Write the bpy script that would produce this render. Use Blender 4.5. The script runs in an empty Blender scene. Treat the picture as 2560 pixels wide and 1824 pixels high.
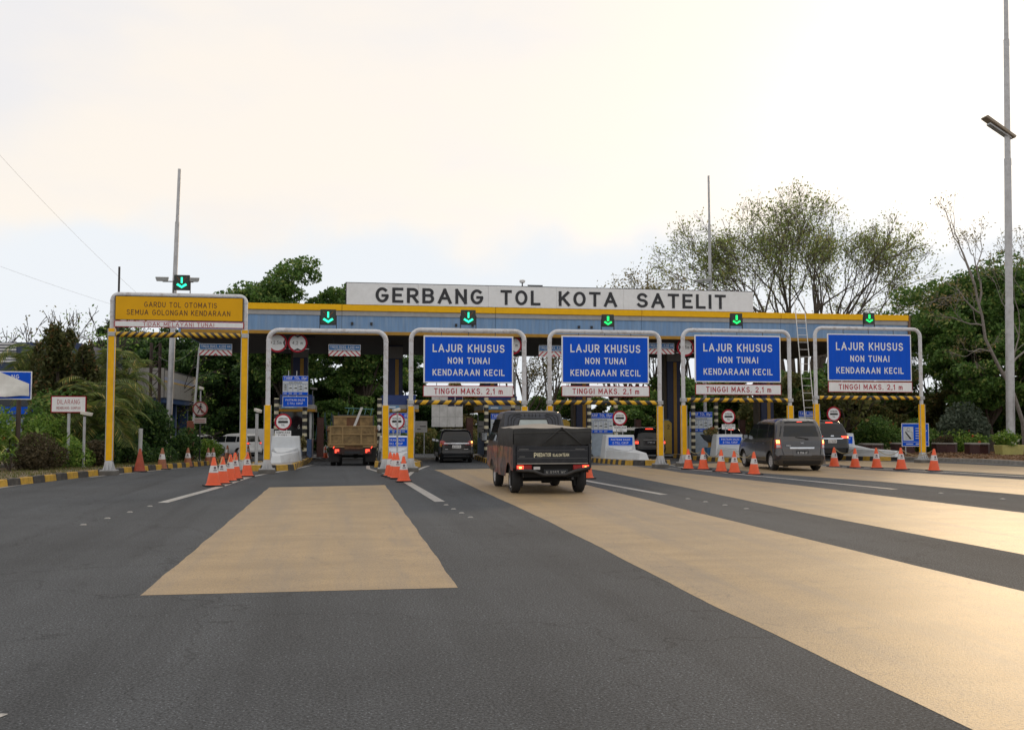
import bpy, bmesh, math, random
import numpy as np
from mathutils import Vector, Matrix
R = math.radians
random.seed(7); rng = np.random.default_rng(7)
sc = bpy.context.scene
col = sc.collection

# ---------------------------------------------------------------- camera
cd = bpy.data.cameras.new("camera"); cam = bpy.data.objects.new("camera", cd); col.objects.link(cam)
cam.location = (0, 0, 1.52)
cam.rotation_euler = (R(90 + 3.283), 0, R(-9.528))
cd.sensor_width = 36; cd.lens = 35.3; cd.clip_end = 3000; cd.clip_start = .1
sc.camera = cam

# ---------------------------------------------------------------- sky and sun
SUN_EL, SUN_AZ = 15.0, 37.0            # azimuth measured from +Y towards +X
w = bpy.data.worlds.new("World"); sc.world = w; w.use_nodes = True
nt = w.node_tree; N = nt.nodes; L = nt.links
for n in list(N): N.remove(n)
def nd(t, **k):
    n = N.new(t)
    for a, b in k.items(): setattr(n, a, b)
    return n
sky = nd('ShaderNodeTexSky', sky_type='NISHITA', sun_disc=False, sun_elevation=R(SUN_EL), sun_rotation=R(SUN_AZ),
         altitude=50, air_density=1.2, dust_density=3.0, ozone_density=1.0)
tc = nd('ShaderNodeTexCoord')
sep = nd('ShaderNodeSeparateXYZ'); L.new(tc.outputs['Generated'], sep.inputs[0])
mp = nd('ShaderNodeMapping'); mp.inputs['Scale'].default_value = (1, 1, 2.6); L.new(tc.outputs['Generated'], mp.inputs[0])
n1 = nd('ShaderNodeTexNoise'); n1.inputs['Scale'].default_value = 2.2; n1.inputs['Detail'].default_value = 6; L.new(mp.outputs[0], n1.inputs['Vector'])
n2 = nd('ShaderNodeTexNoise'); n2.inputs['Scale'].default_value = 7.0; n2.inputs['Detail'].default_value = 7; L.new(tc.outputs['Generated'], n2.inputs['Vector'])
def mrange(src, a, b, c=0., d=1., smooth=False):
    m = nd('ShaderNodeMapRange'); m.inputs[1].default_value = a; m.inputs[2].default_value = b
    m.inputs[3].default_value = c; m.inputs[4].default_value = d
    if smooth: m.interpolation_type = 'SMOOTHSTEP'
    L.new(src, m.inputs[0]); return m.outputs[0]
def cmix(fac, a, b, mode='MIX'):
    m = nd('ShaderNodeMix', data_type='RGBA', blend_type=mode)
    for s, v in ((m.inputs[0], fac), (m.inputs[6], a), (m.inputs[7], b)):
        if isinstance(v, (int, float)): s.default_value = v
        elif isinstance(v, tuple): s.default_value = (*v, 1)
        else: L.new(v, s)
    return m.outputs[2]
# thin overcast veil: creamy high cloud with lavender-grey stretches
veil = cmix(mrange(n1.outputs['Fac'], .36, .60, 0, 1, True), (8.4, 8.25, 8.35), (9.6, 8.85, 8.0))
base = cmix(.93, sky.outputs[0], veil)
# bright aureole where the sun stands behind the thin cloud
vd = nd('ShaderNodeVectorMath', operation='DOT_PRODUCT'); L.new(tc.outputs['Generated'], vd.inputs[0])
vd.inputs[1].default_value = (math.sin(R(SUN_AZ)) * math.cos(R(SUN_EL)), math.cos(R(SUN_AZ)) * math.cos(R(SUN_EL)), math.sin(R(SUN_EL)))
pw = nd('ShaderNodeMath', operation='POWER'); mx0 = nd('ShaderNodeMath', operation='MAXIMUM'); L.new(vd.outputs['Value'], mx0.inputs[0]); mx0.inputs[1].default_value = 0
L.new(mx0.outputs[0], pw.inputs[0]); pw.inputs[1].default_value = 75
base = cmix(pw.outputs[0], base, (13.5, 12.6, 11.2))
# a low bank of blue-grey haze cloud all round the horizon with a ragged top
edge = nd('ShaderNodeMath', operation='MULTIPLY_ADD'); L.new(n2.outputs['Fac'], edge.inputs[0]); edge.inputs[1].default_value = -.16
L.new(sep.outputs['Z'], edge.inputs[2])
bank = mrange(edge.outputs[0], .075, .125, 1, 0, True)
bk = cmix(.92, base, (7.9, 8.35, 8.85))
skyc = cmix(bank, base, bk)
bg = nd('ShaderNodeBackground'); bg.inputs[1].default_value = .1
L.new(skyc, bg.inputs[0]); out = nd('ShaderNodeOutputWorld'); L.new(bg.outputs[0], out.inputs[0])

sd = bpy.data.lights.new("sun", 'SUN'); sd.energy = 1.2; sd.angle = R(9); sd.color = (1, .74, .46)
so = bpy.data.objects.new("sun", sd); col.objects.link(so)
_d = Vector((math.sin(R(SUN_AZ)) * math.cos(R(SUN_EL)), math.cos(R(SUN_AZ)) * math.cos(R(SUN_EL)), math.sin(R(SUN_EL))))
so.rotation_euler = _d.to_track_quat('Z', 'Y').to_euler(); so.location = _d * 60
sc.view_settings.view_transform = 'Standard'; sc.view_settings.look = 'None'
sc.view_settings.exposure = 0.12; sc.view_settings.gamma = 1
sc.render.engine = 'CYCLES'; sc.cycles.use_denoising = True; sc.cycles.max_bounces = 6; sc.cycles.transparent_max_bounces = 6

# ---------------------------------------------------------------- ground profile: the road dips gently behind the gantries
PY = (-60, 31, 36, 44, 50, 70, 80, 3000); PZ = (0, 0, -.06, -.24, -.26, -.8, -.9, -.9)
def gz(y): return float(np.interp(y, PY, PZ))

# ---------------------------------------------------------------- materials
MATS = {}
def M(name, c, r=.55, metal=0., var=.12, sc_=5., bump=0., bs=60., dirt=0., dc=(.16, .13, .10), ds=2.2, coat=0., emit=0., trans=0., spec=.5, stretch=(1, 1, 1)):
    if name in MATS: return MATS[name]
    m = bpy.data.materials.new(name); m.use_nodes = True; t = m.node_tree; ns = t.nodes; ln = t.links
    b = ns['Principled BSDF']; b.inputs['Roughness'].default_value = r; b.inputs['Metallic'].default_value = metal
    b.inputs['Specular IOR Level'].default_value = spec
    b.inputs['Coat Weight'].default_value = coat; b.inputs['Coat Roughness'].default_value = .08
    if trans: b.inputs['Transmission Weight'].default_value = trans
    co = ns.new('ShaderNodeTexCoord'); mpn = ns.new('ShaderNodeMapping'); mpn.inputs['Scale'].default_value = stretch
    ln.new(co.outputs['Object'], mpn.inputs[0])
    nz = ns.new('ShaderNodeTexNoise'); nz.inputs['Scale'].default_value = sc_; nz.inputs['Detail'].default_value = 6
    ln.new(mpn.outputs[0], nz.inputs['Vector'])
    rp = ns.new('ShaderNodeMapRange'); rp.inputs[1].default_value = .3; rp.inputs[2].default_value = .7
    ln.new(nz.outputs['Fac'], rp.inputs[0])
    mx = ns.new('ShaderNodeMix'); mx.data_type = 'RGBA'; ln.new(rp.outputs[0], mx.inputs[0])
    mx.inputs[6].default_value = (*[max(0, x * (1 - var)) for x in c], 1); mx.inputs[7].default_value = (*[min(1, x * (1 + var * .7)) for x in c], 1)
    o = mx.outputs[2]
    if dirt:
        nd2 = ns.new('ShaderNodeTexNoise'); nd2.inputs['Scale'].default_value = ds; nd2.inputs['Detail'].default_value = 8; nd2.inputs['Roughness'].default_value = .7
        ln.new(mpn.outputs[0], nd2.inputs['Vector'])
        r2 = ns.new('ShaderNodeMapRange'); r2.inputs[1].default_value = .48; r2.inputs[2].default_value = .72; r2.inputs[4].default_value = dirt
        ln.new(nd2.outputs['Fac'], r2.inputs[0])
        m2 = ns.new('ShaderNodeMix'); m2.data_type = 'RGBA'; ln.new(r2.outputs[0], m2.inputs[0]); ln.new(o, m2.inputs[6]); m2.inputs[7].default_value = (*dc, 1)
        o = m2.outputs[2]
    ln.new(o, b.inputs['Base Color'])
    if bump:
        nb = ns.new('ShaderNodeTexNoise'); nb.inputs['Scale'].default_value = bs; nb.inputs['Detail'].default_value = 4
        ln.new(co.outputs['Object'], nb.inputs['Vector'])
        bp = ns.new('ShaderNodeBump'); bp.inputs['Strength'].default_value = bump; bp.inputs['Distance'].default_value = .02
        ln.new(nb.outputs['Fac'], bp.inputs['Height']); ln.new(bp.outputs[0], b.inputs['Normal'])
    if emit:
        b.inputs['Emission Color'].default_value = (*c, 1); b.inputs['Emission Strength'].default_value = emit
    MATS[name] = m; return m

def stripes(name, c1, c2, period, axis='z', diag=0., mirror=False, duty=.5, r=.45, dirt=.25):
    """painted bands: value = coordinate (+ diag * other) modulo period"""
    if name in MATS: return MATS[name]
    m = M(name, c1, r, var=.08, dirt=0); t = m.node_tree; ns = t.nodes; ln = t.links
    b = ns['Principled BSDF']
    co = ns.new('ShaderNodeTexCoord'); s = ns.new('ShaderNodeSeparateXYZ'); ln.new(co.outputs['Object'], s.inputs[0])
    def math_(op, a, bb=None):
        n = ns.new('ShaderNodeMath'); n.operation = op
        for i, v in enumerate((a, bb)):
            if v is None: continue
            if isinstance(v, (int, float)): n.inputs[i].default_value = v
            else: ln.new(v, n.inputs[i])
        return n.outputs[0]
    main = s.outputs[axis.upper()]
    if mirror: main = math_('ABSOLUTE', main)
    if diag: main = math_('ADD', main, math_('MULTIPLY', s.outputs['Z'], diag))
    fr = math_('FRACT', math_('DIVIDE', math_('ADD', main, 100 * period), period))
    st = math_('LESS_THAN', fr, duty)
    mx = ns.new('ShaderNodeMix'); mx.data_type = 'RGBA'; ln.new(st, mx.inputs[0]); mx.inputs[6].default_value = (*c2, 1); mx.inputs[7].default_value = (*c1, 1)
    nz = ns.new('ShaderNodeTexNoise'); nz.inputs['Scale'].default_value = 9; nz.inputs['Detail'].default_value = 8; ln.new(co.outputs['Object'], nz.inputs['Vector'])
    r2 = ns.new('ShaderNodeMapRange'); r2.inputs[1].default_value = .5; r2.inputs[2].default_value = .75; r2.inputs[4].default_value = dirt; ln.new(nz.outputs['Fac'], r2.inputs[0])
    m2 = ns.new('ShaderNodeMix'); m2.data_type = 'RGBA'; ln.new(r2.outputs[0], m2.inputs[0]); ln.new(mx.outputs[2], m2.inputs[6]); m2.inputs[7].default_value = (.12, .10, .08, 1)
    ln.new(m2.outputs[2], b.inputs['Base Color'])
    return m

def leafmat(name, c1, c2, c3=None, trans=.35, r=.55):
    """foliage: every leaf face island gets its own tint"""
    if name in MATS: return MATS[name]
    m = bpy.data.materials.new(name); m.use_nodes = True; t = m.node_tree; ns = t.nodes; ln = t.links
    b = ns['Principled BSDF']; b.inputs['Roughness'].default_value = r; b.inputs['Specular IOR Level'].default_value = .3
    g = ns.new('ShaderNodeNewGeometry'); cr = ns.new('ShaderNodeValToRGB'); ln.new(g.outputs['Random Per Island'], cr.inputs[0])
    cr.color_ramp.elements[0].color = (*c1, 1); cr.color_ramp.elements[1].color = (*c2, 1); cr.color_ramp.elements[1].position = .85
    if c3: e = cr.color_ramp.elements.new(.96); e.color = (*c3, 1)
    tr = ns.new('ShaderNodeBsdfTranslucent'); ms = ns.new('ShaderNodeMixShader'); ms.inputs[0].default_value = trans
    ln.new(cr.outputs[0], b.inputs['Base Color']); ln.new(cr.outputs[0], tr.inputs['Color'])
    ln.new(b.outputs[0], ms.inputs[1]); ln.new(tr.outputs[0], ms.inputs[2]); ln.new(ms.outputs[0], ns['Material Output'].inputs[0])
    MATS[name] = m; return m

# ---------------------------------------------------------------- mesh helpers
class MB:
    def __init__(s): s.v = []; s.f = []; s.m = []
    def add(s, vs, fs, mi=0):
        o = len(s.v); s.v += [tuple(p) for p in vs]; s.f += [tuple(i + o for i in f) for f in fs]; s.m += [mi] * len(fs); return s
    def box(s, x0, x1, y0, y1, z0, z1, mi=0):
        return s.add([(x0, y0, z0), (x1, y0, z0), (x1, y1, z0), (x0, y1, z0), (x0, y0, z1), (x1, y0, z1), (x1, y1, z1), (x0, y1, z1)],
                     [(0, 3, 2, 1), (4, 5, 6, 7), (0, 1, 5, 4), (1, 2, 6, 5), (2, 3, 7, 6), (3, 0, 4, 7)], mi)
    def hexa(s, bot, top, mi=0):
        return s.add(list(bot) + list(top), [(0, 3, 2, 1), (4, 5, 6, 7), (0, 1, 5, 4), (1, 2, 6, 5), (2, 3, 7, 6), (3, 0, 4, 7)], mi)
    def prism(s, poly, a, b, axis='y', mi=0):
        """2-D polygon extruded from a to b along an axis; poly in the other two coordinates"""
        n = len(poly)
        if axis == 'y': P = lambda p, t: (p[0], t, p[1])
        elif axis == 'x': P = lambda p, t: (t, p[0], p[1])
        else: P = lambda p, t: (p[0], p[1], t)
        vs = [P(p, a) for p in poly] + [P(p, b) for p in poly]
        return s.add(vs, [tuple(range(n))[::-1], tuple(range(n, 2 * n))] + [(i, (i + 1) % n, n + (i + 1) % n, n + i) for i in range(n)], mi)
    def tube(s, pts, rad, n=8, mi=0, caps=True):
        pts = [Vector(p) for p in pts]; k = len(pts)
        if not hasattr(rad, '__len__'): rad = [rad] * k
        up = None; vs = []
        for i in range(k):
            d = (pts[min(i + 1, k - 1)] - pts[max(i - 1, 0)]).normalized()
            if up is None:
                up = Vector((0, 0, 1)) if abs(d.z) < .9 else Vector((1, 0, 0))
            a = d.cross(up).normalized(); bb = a.cross(d).normalized(); up = bb
            for j in range(n):
                t = 2 * math.pi * (j + .5) / n
                vs.append(pts[i] + (a * math.cos(t) + bb * math.sin(t)) * rad[i])
        fs = [(i * n + j, i * n + (j + 1) % n, (i + 1) * n + (j + 1) % n, (i + 1) * n + j) for i in range(k - 1) for j in range(n)]
        if caps: fs += [tuple(range(n))[::-1], tuple(range((k - 1) * n, k * n))]
        return s.add(vs, fs, mi)
    def lathe(s, prof, n=20, c=(0, 0, 0), axis='z', mi=0, closed=True):
        vs = []
        for (r, h) in prof:
            for j in range(n):
                t = 2 * math.pi * j / n; a, b = r * math.cos(t), r * math.sin(t)
                p = (a, b, h) if axis == 'z' else ((a, h, b) if axis == 'y' else (h, a, b))
                vs.append((c[0] + p[0], c[1] + p[1], c[2] + p[2]))
        k = len(prof)
        fs = [(i * n + j, i * n + (j + 1) % n, (i + 1) * n + (j + 1) % n, (i + 1) * n + j) for i in range(k - 1) for j in range(n)]
        if closed: fs += [tuple(range(n))[::-1], tuple(range((k - 1) * n, k * n))]
        return s.add(vs, fs, mi)
    def grid(s, P, mi=0):
        a, b = len(P), len(P[0])
        return s.add([p for row in P for p in row], [(i * b + j, i * b + j + 1, (i + 1) * b + j + 1, (i + 1) * b + j) for i in range(a - 1) for j in range(b - 1)], mi)
    def mesh(s, name, mats, smooth=0., bevel=0., seg=1, fixn=True):
        me = bpy.data.meshes.new(name); me.from_pydata(s.v, [], s.f)
        for m_ in (mats if isinstance(mats, (list, tuple)) else [mats]): me.materials.append(m_)
        if any(s.m): me.polygons.foreach_set('material_index', s.m)
        if bevel or fixn:
            b = bmesh.new(); b.from_mesh(me)
            bmesh.ops.recalc_face_normals(b, faces=b.faces)
            if bevel:
                es = [e for e in b.edges if len(e.link_faces) == 2 and e.calc_face_angle(0) > .5]
                bmesh.ops.bevel(b, geom=es, offset=bevel, segments=seg, affect='EDGES', clamp_overlap=True)
            b.to_mesh(me); b.free()
        if smooth:
            me.polygons.foreach_set('use_smooth', [True] * len(me.polygons)); me.set_sharp_from_angle(angle=R(smooth))
        me.update(); return me
    def build(s, name, mats, parent=None, smooth=0., bevel=0., seg=1, loc=None, fixn=True):
        return ob(name, s.mesh(name, mats, smooth, bevel, seg, fixn), parent, loc)
def ob(name, me, parent=None, loc=None):
    o = bpy.data.objects.new(name, me); col.objects.link(o)
    if parent: o.parent = parent
    if loc: o.location = loc
    return o
def tag(o, label=None, cat=None, group=None, kind=None):
    if label: o['label'] = label
    if cat: o['category'] = cat
    if group: o['group'] = group
    if kind: o['kind'] = kind
    return o
def thing(name, label, cat, loc=(0, 0, 0), rz=0., group=None):
    o = bpy.data.objects.new(name, None); col.objects.link(o); o.empty_display_size = .2
    o.location = loc; o.rotation_euler = (0, 0, rz); return tag(o, label, cat, group)
def copy_tree(o, loc, rz=None, label=None, group=None, scale=None, parent=None):
    c = o.copy(); col.objects.link(c); c.parent = parent
    if parent is None:
        c.location = loc
        if rz is not None: c.rotation_euler = (0, 0, rz)
        if scale: c.scale = (scale,) * 3
        if label: c['label'] = label
        if group: c['group'] = group
    for ch in o.children: copy_tree(ch, None, parent=c)
    return c

# lettering: stroke alphabet in the manner of road-sign capitals (height 1, skeleton lines)
def arc(cx, cy, rx, ry, a0, a1, n=9): return [(cx + rx * math.cos(R(a0 + (a1 - a0) * i / n)), cy + ry * math.sin(R(a0 + (a1 - a0) * i / n))) for i in range(n + 1)]
GL = {'A': (.78, [[(0, 0), (.39, 1), (.78, 0)], [(.14, .33), (.64, .33)]]), 'B': (.63, [[(0, 0), (0, 1)], [(0, 1), (.36, 1)] + arc(.36, .765, .235, .235, 90, -90)[1:] + [(0, .53)], [(.02, .53), (.38, .53)] + arc(.38, .265, .25, .265, 90, -90)[1:] + [(0, 0)]]),
 'C': (.64, [arc(.35, .5, .35, .5, 48, 312, 20)]), 'D': (.64, [[(0, 0), (0, 1), (.26, 1)] + arc(.26, .5, .38, .5, 90, -90, 14)[1:] + [(0, 0)]]), 'E': (.56, [[(.56, 1), (0, 1), (0, 0), (.57, 0)], [(0, .52), (.46, .52)]]),
 'G': (.70, [arc(.36, .5, .36, .5, 50, 352, 22) + [(.71, .46), (.42, .46)]]), 'H': (.62, [[(0, 0), (0, 1)], [(.62, 0), (.62, 1)], [(0, .52), (.62, .52)]]), 'I': (0, [[(0, 0), (0, 1)]]), 'J': (.44, [[(.44, 1), (.44, .25)] + arc(.22, .25, .22, .25, 0, -165)[1:]]),
 'K': (.62, [[(0, 0), (0, 1)], [(.58, 1), (0, .36)], [(.19, .57), (.63, 0)]]), 'L': (.50, [[(0, 1), (0, 0), (.52, 0)]]), 'M': (.78, [[(0, 0), (0, 1), (.39, .25), (.78, 1), (.78, 0)]]), 'N': (.62, [[(0, 0), (0, 1), (.62, 0), (.62, 1)]]),
 'O': (.72, [arc(.36, .5, .36, .5, 90, 450, 28)]), 'P': (.60, [[(0, 0), (0, 1)], [(0, 1), (.34, 1)] + arc(.34, .73, .27, .27, 90, -90)[1:] + [(0, .46)]]), 'R': (.62, [[(0, 0), (0, 1)], [(0, 1), (.34, 1)] + arc(.34, .73, .27, .27, 90, -90)[1:] + [(0, .46)], [(.30, .46), (.62, 0)]]),
 'S': (.62, [arc(.31, .75, .28, .25, 25, 270, 12) + arc(.31, .25, .31, .25, 90, -155, 12)[1:]]), 'T': (.64, [[(0, 1), (.64, 1)], [(.32, 1), (.32, 0)]]), 'U': (.62, [[(0, 1), (0, .31)] + arc(.31, .31, .31, .31, 180, 360, 12)[1:] + [(.62, 1)]]), 'V': (.7, [[(0, 1), (.35, 0), (.7, 1)]]),
 'W': (.96, [[(0, 1), (.24, 0), (.48, .9), (.72, 0), (.96, 1)]]), 'Y': (.68, [[(0, 1), (.34, .48), (.68, 1)], [(.34, .48), (.34, 0)]]), 'Z': (.6, [[(0, 1), (.6, 1), (0, 0), (.62, 0)]]), 'F': (.54, [[(.55, 1), (0, 1), (0, 0)], [(0, .52), (.46, .52)]]),
 '0': (.58, [arc(.29, .5, .29, .5, 90, 450, 24)]), '1': (.2, [[(0, .78), (.2, 1), (.2, 0)]]), '2': (.58, [arc(.28, .71, .28, .29, 165, -30, 10) + [(0, 0), (.6, 0)]]), '3': (.58, [[(.02, 1), (.54, 1), (.25, .6)] + arc(.28, .31, .30, .31, 75, -155, 12)]), '4': (.64, [[(.46, 0), (.46, 1), (0, .28), (.64, .28)]]),
 '5': (.58, [[(.54, 1), (.08, 1), (.04, .56)] + arc(.28, .32, .30, .32, 125, -150, 12)]), '6': (.58, [[(.44, 1), (.06, .45)] + arc(.29, .31, .28, .31, 150, -210, 18)]), '7': (.56, [[(0, 1), (.56, 1), (.18, 0)]]), '8': (.58, [arc(.29, .76, .23, .24, 270, -90, 18), arc(.29, .26, .29, .26, 90, -270, 18)]), '9': (.58, [[(.14, 0), (.52, .55)] + arc(.29, .69, .28, .31, -30, 330, 18)]),
 ',': (.04, [[(.05, .05), (0, -.14)]]), '.': (.02, [[(0, .0), (.02, .0)]]), '-': (.3, [[(0, .46), (.3, .46)]]), '(': (.14, [arc(.3, .5, .3, .62, 130, 230)]), ')': (.14, [arc(-.16, .5, .3, .62, 50, -50)]),
 'p': (.46, [[(0, -.3), (0, .66)], arc(.24, .33, .24, .33, 180, 540, 18)]), 'm': (.74, [[(0, 0), (0, .66)], [(0, .44)] + arc(.185, .44, .185, .22, 180, 0)[1:] + [(.37, 0)], [(.37, .44)] + arc(.555, .44, .185, .22, 180, 0)[1:] + [(.74, 0)]])}
def stroke(b, P, t, y, sx, sz, ox, oz, depth):
    """mitred ribbon along a skeleton line; sx, sz scale, t stroke width in letter heights"""
    P = [Vector(p) for p in P]; n = len(P); closed = (P[0] - P[-1]).length < 1e-4
    for i in range(1, n - 1):       # sharp corners: start a new ribbon a hair deeper
        if (P[i] - P[i - 1]).normalized().dot((P[i + 1] - P[i]).normalized()) < -.1:
            stroke(b, P[:i + 1], t, y, sx, sz, ox, oz, depth); stroke(b, P[i:], t, y - .0004, sx, sz, ox, oz, depth); return
    if closed: P = P[:-1]; n -= 1
    Lp = []; Rp = []
    for i in range(n):
        d0 = (P[i] - P[i - 1]).normalized() if (i or closed) else None; d1 = (P[(i + 1) % n] - P[i]).normalized() if (i < n - 1 or closed) else None
        e = Vector((0, 0))
        if d0 is None: d0 = d1; e = -d1 * t * .5
        elif d1 is None: d1 = d0; e = d0 * t * .5
        m = d0 + d1
        if m.length < 1e-3: m = d1
        m.normalize(); nrm = Vector((-m.y, m.x)); k = min(1.7, 1 / max(.2, nrm.dot(Vector((-d1.y, d1.x))))) * t * .5
        Lp.append(P[i] + nrm * k + e); Rp.append(P[i] - nrm * k + e)
    pt = lambda p, yy: (ox + p.x * sx, yy, oz + p.y * sz)
    vs = [pt(p, y) for p in Lp] + [pt(p, y) for p in Rp]; q = range(n if closed else n - 1)
    fs = [(i, n + i, n + (i + 1) % n, (i + 1) % n) for i in q]
    if depth:
        vs += [pt(p, y + depth) for p in Lp] + [pt(p, y + depth) for p in Rp]
        fs += [(i, (i + 1) % n, 2 * n + (i + 1) % n, 2 * n + i) for i in q] + [(n + (i + 1) % n, n + i, 3 * n + i, 3 * n + (i + 1) % n) for i in q]
        if not closed: fs += [(0, 2 * n, 3 * n, n), (n - 1, 2 * n - 1, 4 * n - 1, 3 * n - 1)]
    b.add(vs, fs)
GLM = {}
def text(s, x, y, z, wd, ht, mat, parent=None, bold=.012, depth=0., name='lettering', gap=.26, word=.92):
    """a line of letters centred at x, z on the plane y, facing -Y; big letters are single objects"""
    t = .125 + bold * 2.5; cur = 0.; lay = []
    for ch in s:
        if ch == ' ': cur += word - gap; continue
        w_ = GL[ch][0]; lay.append((ch, cur + t / 2)); cur += w_ + t + gap
    tot = cur - gap; sx = wd / tot; sz = ht / (1 + t); x0 = x - wd / 2; z0 = z - ht / 2 + sz * t / 2
    big = ht >= .085; b = MB()
    for ch, ox in lay:
        if big:
            key = (ch, round(t, 3), mat.name, round(sx / sz, 2), depth)
            if key not in GLM:
                g = MB(); [stroke(g, P, t, -.0006 * i, sx / sz, 1., 0, 0, depth) for i, P in enumerate(GL[ch][1])]; GLM[key] = g.mesh('letter', mat, fixn=False)
            o = ob('letter', GLM[key], parent, (x0 + ox * sx, y, z0)); o.scale = (sz, 1, sz)
        else: [stroke(b, P, t, y - .0006 * i, sx, sz, x0 + ox * sx, z0, depth) for i, P in enumerate(GL[ch][1])]
    if not big: o = b.build(name, mat, parent, fixn=False)
    return o

# common paints
white_paint = M('white paint', (.78, .80, .82), .5, var=.06, dirt=.25, dc=(.35, .32, .28))
sign_white = M('reflective white', (.80, .82, .84), .45, var=.05, dirt=.15, dc=(.5, .48, .44), ds=2, stretch=(3, 3, .6))
sign_blue = M('sign blue', (.002, .088, .64), .5, var=.07, sc_=2, spec=.15, dirt=.16, dc=(.04, .08, .26), ds=2.5, stretch=(4, 4, .4))
sign_red = M('sign red', (.40, .014, .034), .5, var=.08, spec=.2)
sign_black = M('sign black', (.012, .012, .014), .5, var=.1)
sign_yellow = M('sign yellow', (.76, .40, .006), .5, var=.06, sc_=2, spec=.2)
steel = M('galvanised steel', (.46, .48, .50), .5, metal=.25, var=.18, sc_=7, dirt=.55, dc=(.22, .16, .12), ds=3.5)
dark_steel = M('dark steel', (.045, .045, .048), .55, metal=.3, var=.2)
concrete = M('concrete', (.26, .25, .23), .85, var=.25, sc_=4, bump=.25, bs=30, dirt=.5)
yellow_paint = M('yellow paint', (.88, .47, .006), .45, var=.1, spec=.2, dirt=.15, dc=(.30, .17, .05), ds=4)
black_paint = M('black paint', (.022, .022, .024), .55, var=.2, dirt=.3, dc=(.12, .11, .10))
glass_dark = M('tinted glass', (.012, .014, .016), .05, var=.05, spec=.45)
rubber = M('tyre rubber', (.016, .016, .017), .8, var=.2, sc_=20)
chrome = M('chrome', (.62, .63, .65), .18, metal=1.)
# ================================================================ setting: ground, road, paint
def road_mat():
    m = M('asphalt', (.085, .085, .088), .85, var=0, spec=.22); t = m.node_tree; ns = t.nodes; ln = t.links; b = ns['Principled BSDF']
    co = ns.new('ShaderNodeTexCoord')
    def noise(s, d=4, rough=.6, sx=1, sy=1):
        mpn = ns.new('ShaderNodeMapping'); mpn.inputs['Scale'].default_value = (sx, sy, 1); ln.new(co.outputs['Object'], mpn.inputs[0])
        n = ns.new('ShaderNodeTexNoise'); n.inputs['Scale'].default_value = s; n.inputs['Detail'].default_value = d; n.inputs['Roughness'].default_value = rough
        ln.new(mpn.outputs[0], n.inputs['Vector']); return n.outputs['Fac']
    def rng_(s, a, bb, c, d):
        n = ns.new('ShaderNodeMapRange'); n.inputs[1].default_value = a; n.inputs[2].default_value = bb; n.inputs[3].default_value = c; n.inputs[4].default_value = d; ln.new(s, n.inputs[0]); return n.outputs[0]
    def mul(a, bb):
        n = ns.new('ShaderNodeMath'); n.operation = 'MULTIPLY'; ln.new(a, n.inputs[0]); ln.new(bb, n.inputs[1]); return n.outputs[0]
    grain = rng_(noise(58, 4, .85), .40, .61, .38, 1.75)
    chips = ns.new('ShaderNodeTexVoronoi'); chips.inputs['Scale'].default_value = 38; ln.new(co.outputs['Object'], chips.inputs['Vector'])
    chip = rng_(chips.outputs['Distance'], .05, .26, 2.4, .95)
    big = rng_(noise(.35, 5, .6), .3, .7, .86, 1.14)
    lane = rng_(noise(.8, 4, .6, 1, .06), .35, .68, .84, 1.12)
    vo = ns.new('ShaderNodeTexVoronoi'); vo.feature = 'DISTANCE_TO_EDGE'; vo.inputs['Scale'].default_value = .32
    wv = ns.new('ShaderNodeMapping'); ln.new(co.outputs['Object'], wv.inputs[0]); wn = ns.new('ShaderNodeTexNoise'); wn.inputs['Scale'].default_value = 1.6; wn.inputs['Detail'].default_value = 6; ln.new(co.outputs['Object'], wn.inputs['Vector'])
    va = ns.new('ShaderNodeVectorMath'); va.operation = 'MULTIPLY_ADD'; ln.new(wn.outputs['Color'], va.inputs[0]); va.inputs[1].default_value = (1.6, 1.6, 0); ln.new(wv.outputs[0], va.inputs[2]); ln.new(va.outputs[0], vo.inputs['Vector'])
    crk = rng_(vo.outputs['Distance'], .0, .006, .62, 1.)
    drip = rng_(noise(2.3, 7, .7, 1, .55), .60, .72, 1., .70)
    track = rng_(noise(1.5, 3, .5, 1, .035), .54, .68, 1., .80)
    v = mul(mul(mul(grain, chip), mul(big, lane)), mul(mul(crk, drip), track))
    mx = ns.new('ShaderNodeMix'); mx.data_type = 'RGBA'; mx.blend_type = 'MULTIPLY'; mx.inputs[0].default_value = 1
    mx.inputs[6].default_value = (.066, .073, .082, 1); cb = ns.new('ShaderNodeCombineColor')
    for i in range(3): ln.new(v, cb.inputs[i])
    ln.new(cb.outputs[0], mx.inputs[7]); ln.new(mx.outputs[2], b.inputs['Base Color'])
    bp = ns.new('ShaderNodeBump'); bp.inputs['Strength'].default_value = .55; bp.inputs['Distance'].default_value = .012
    ln.new(noise(60, 3, .7), bp.inputs['Height']); ln.new(bp.outputs[0], b.inputs['Normal'])
    return m
asphalt = road_mat()

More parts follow.
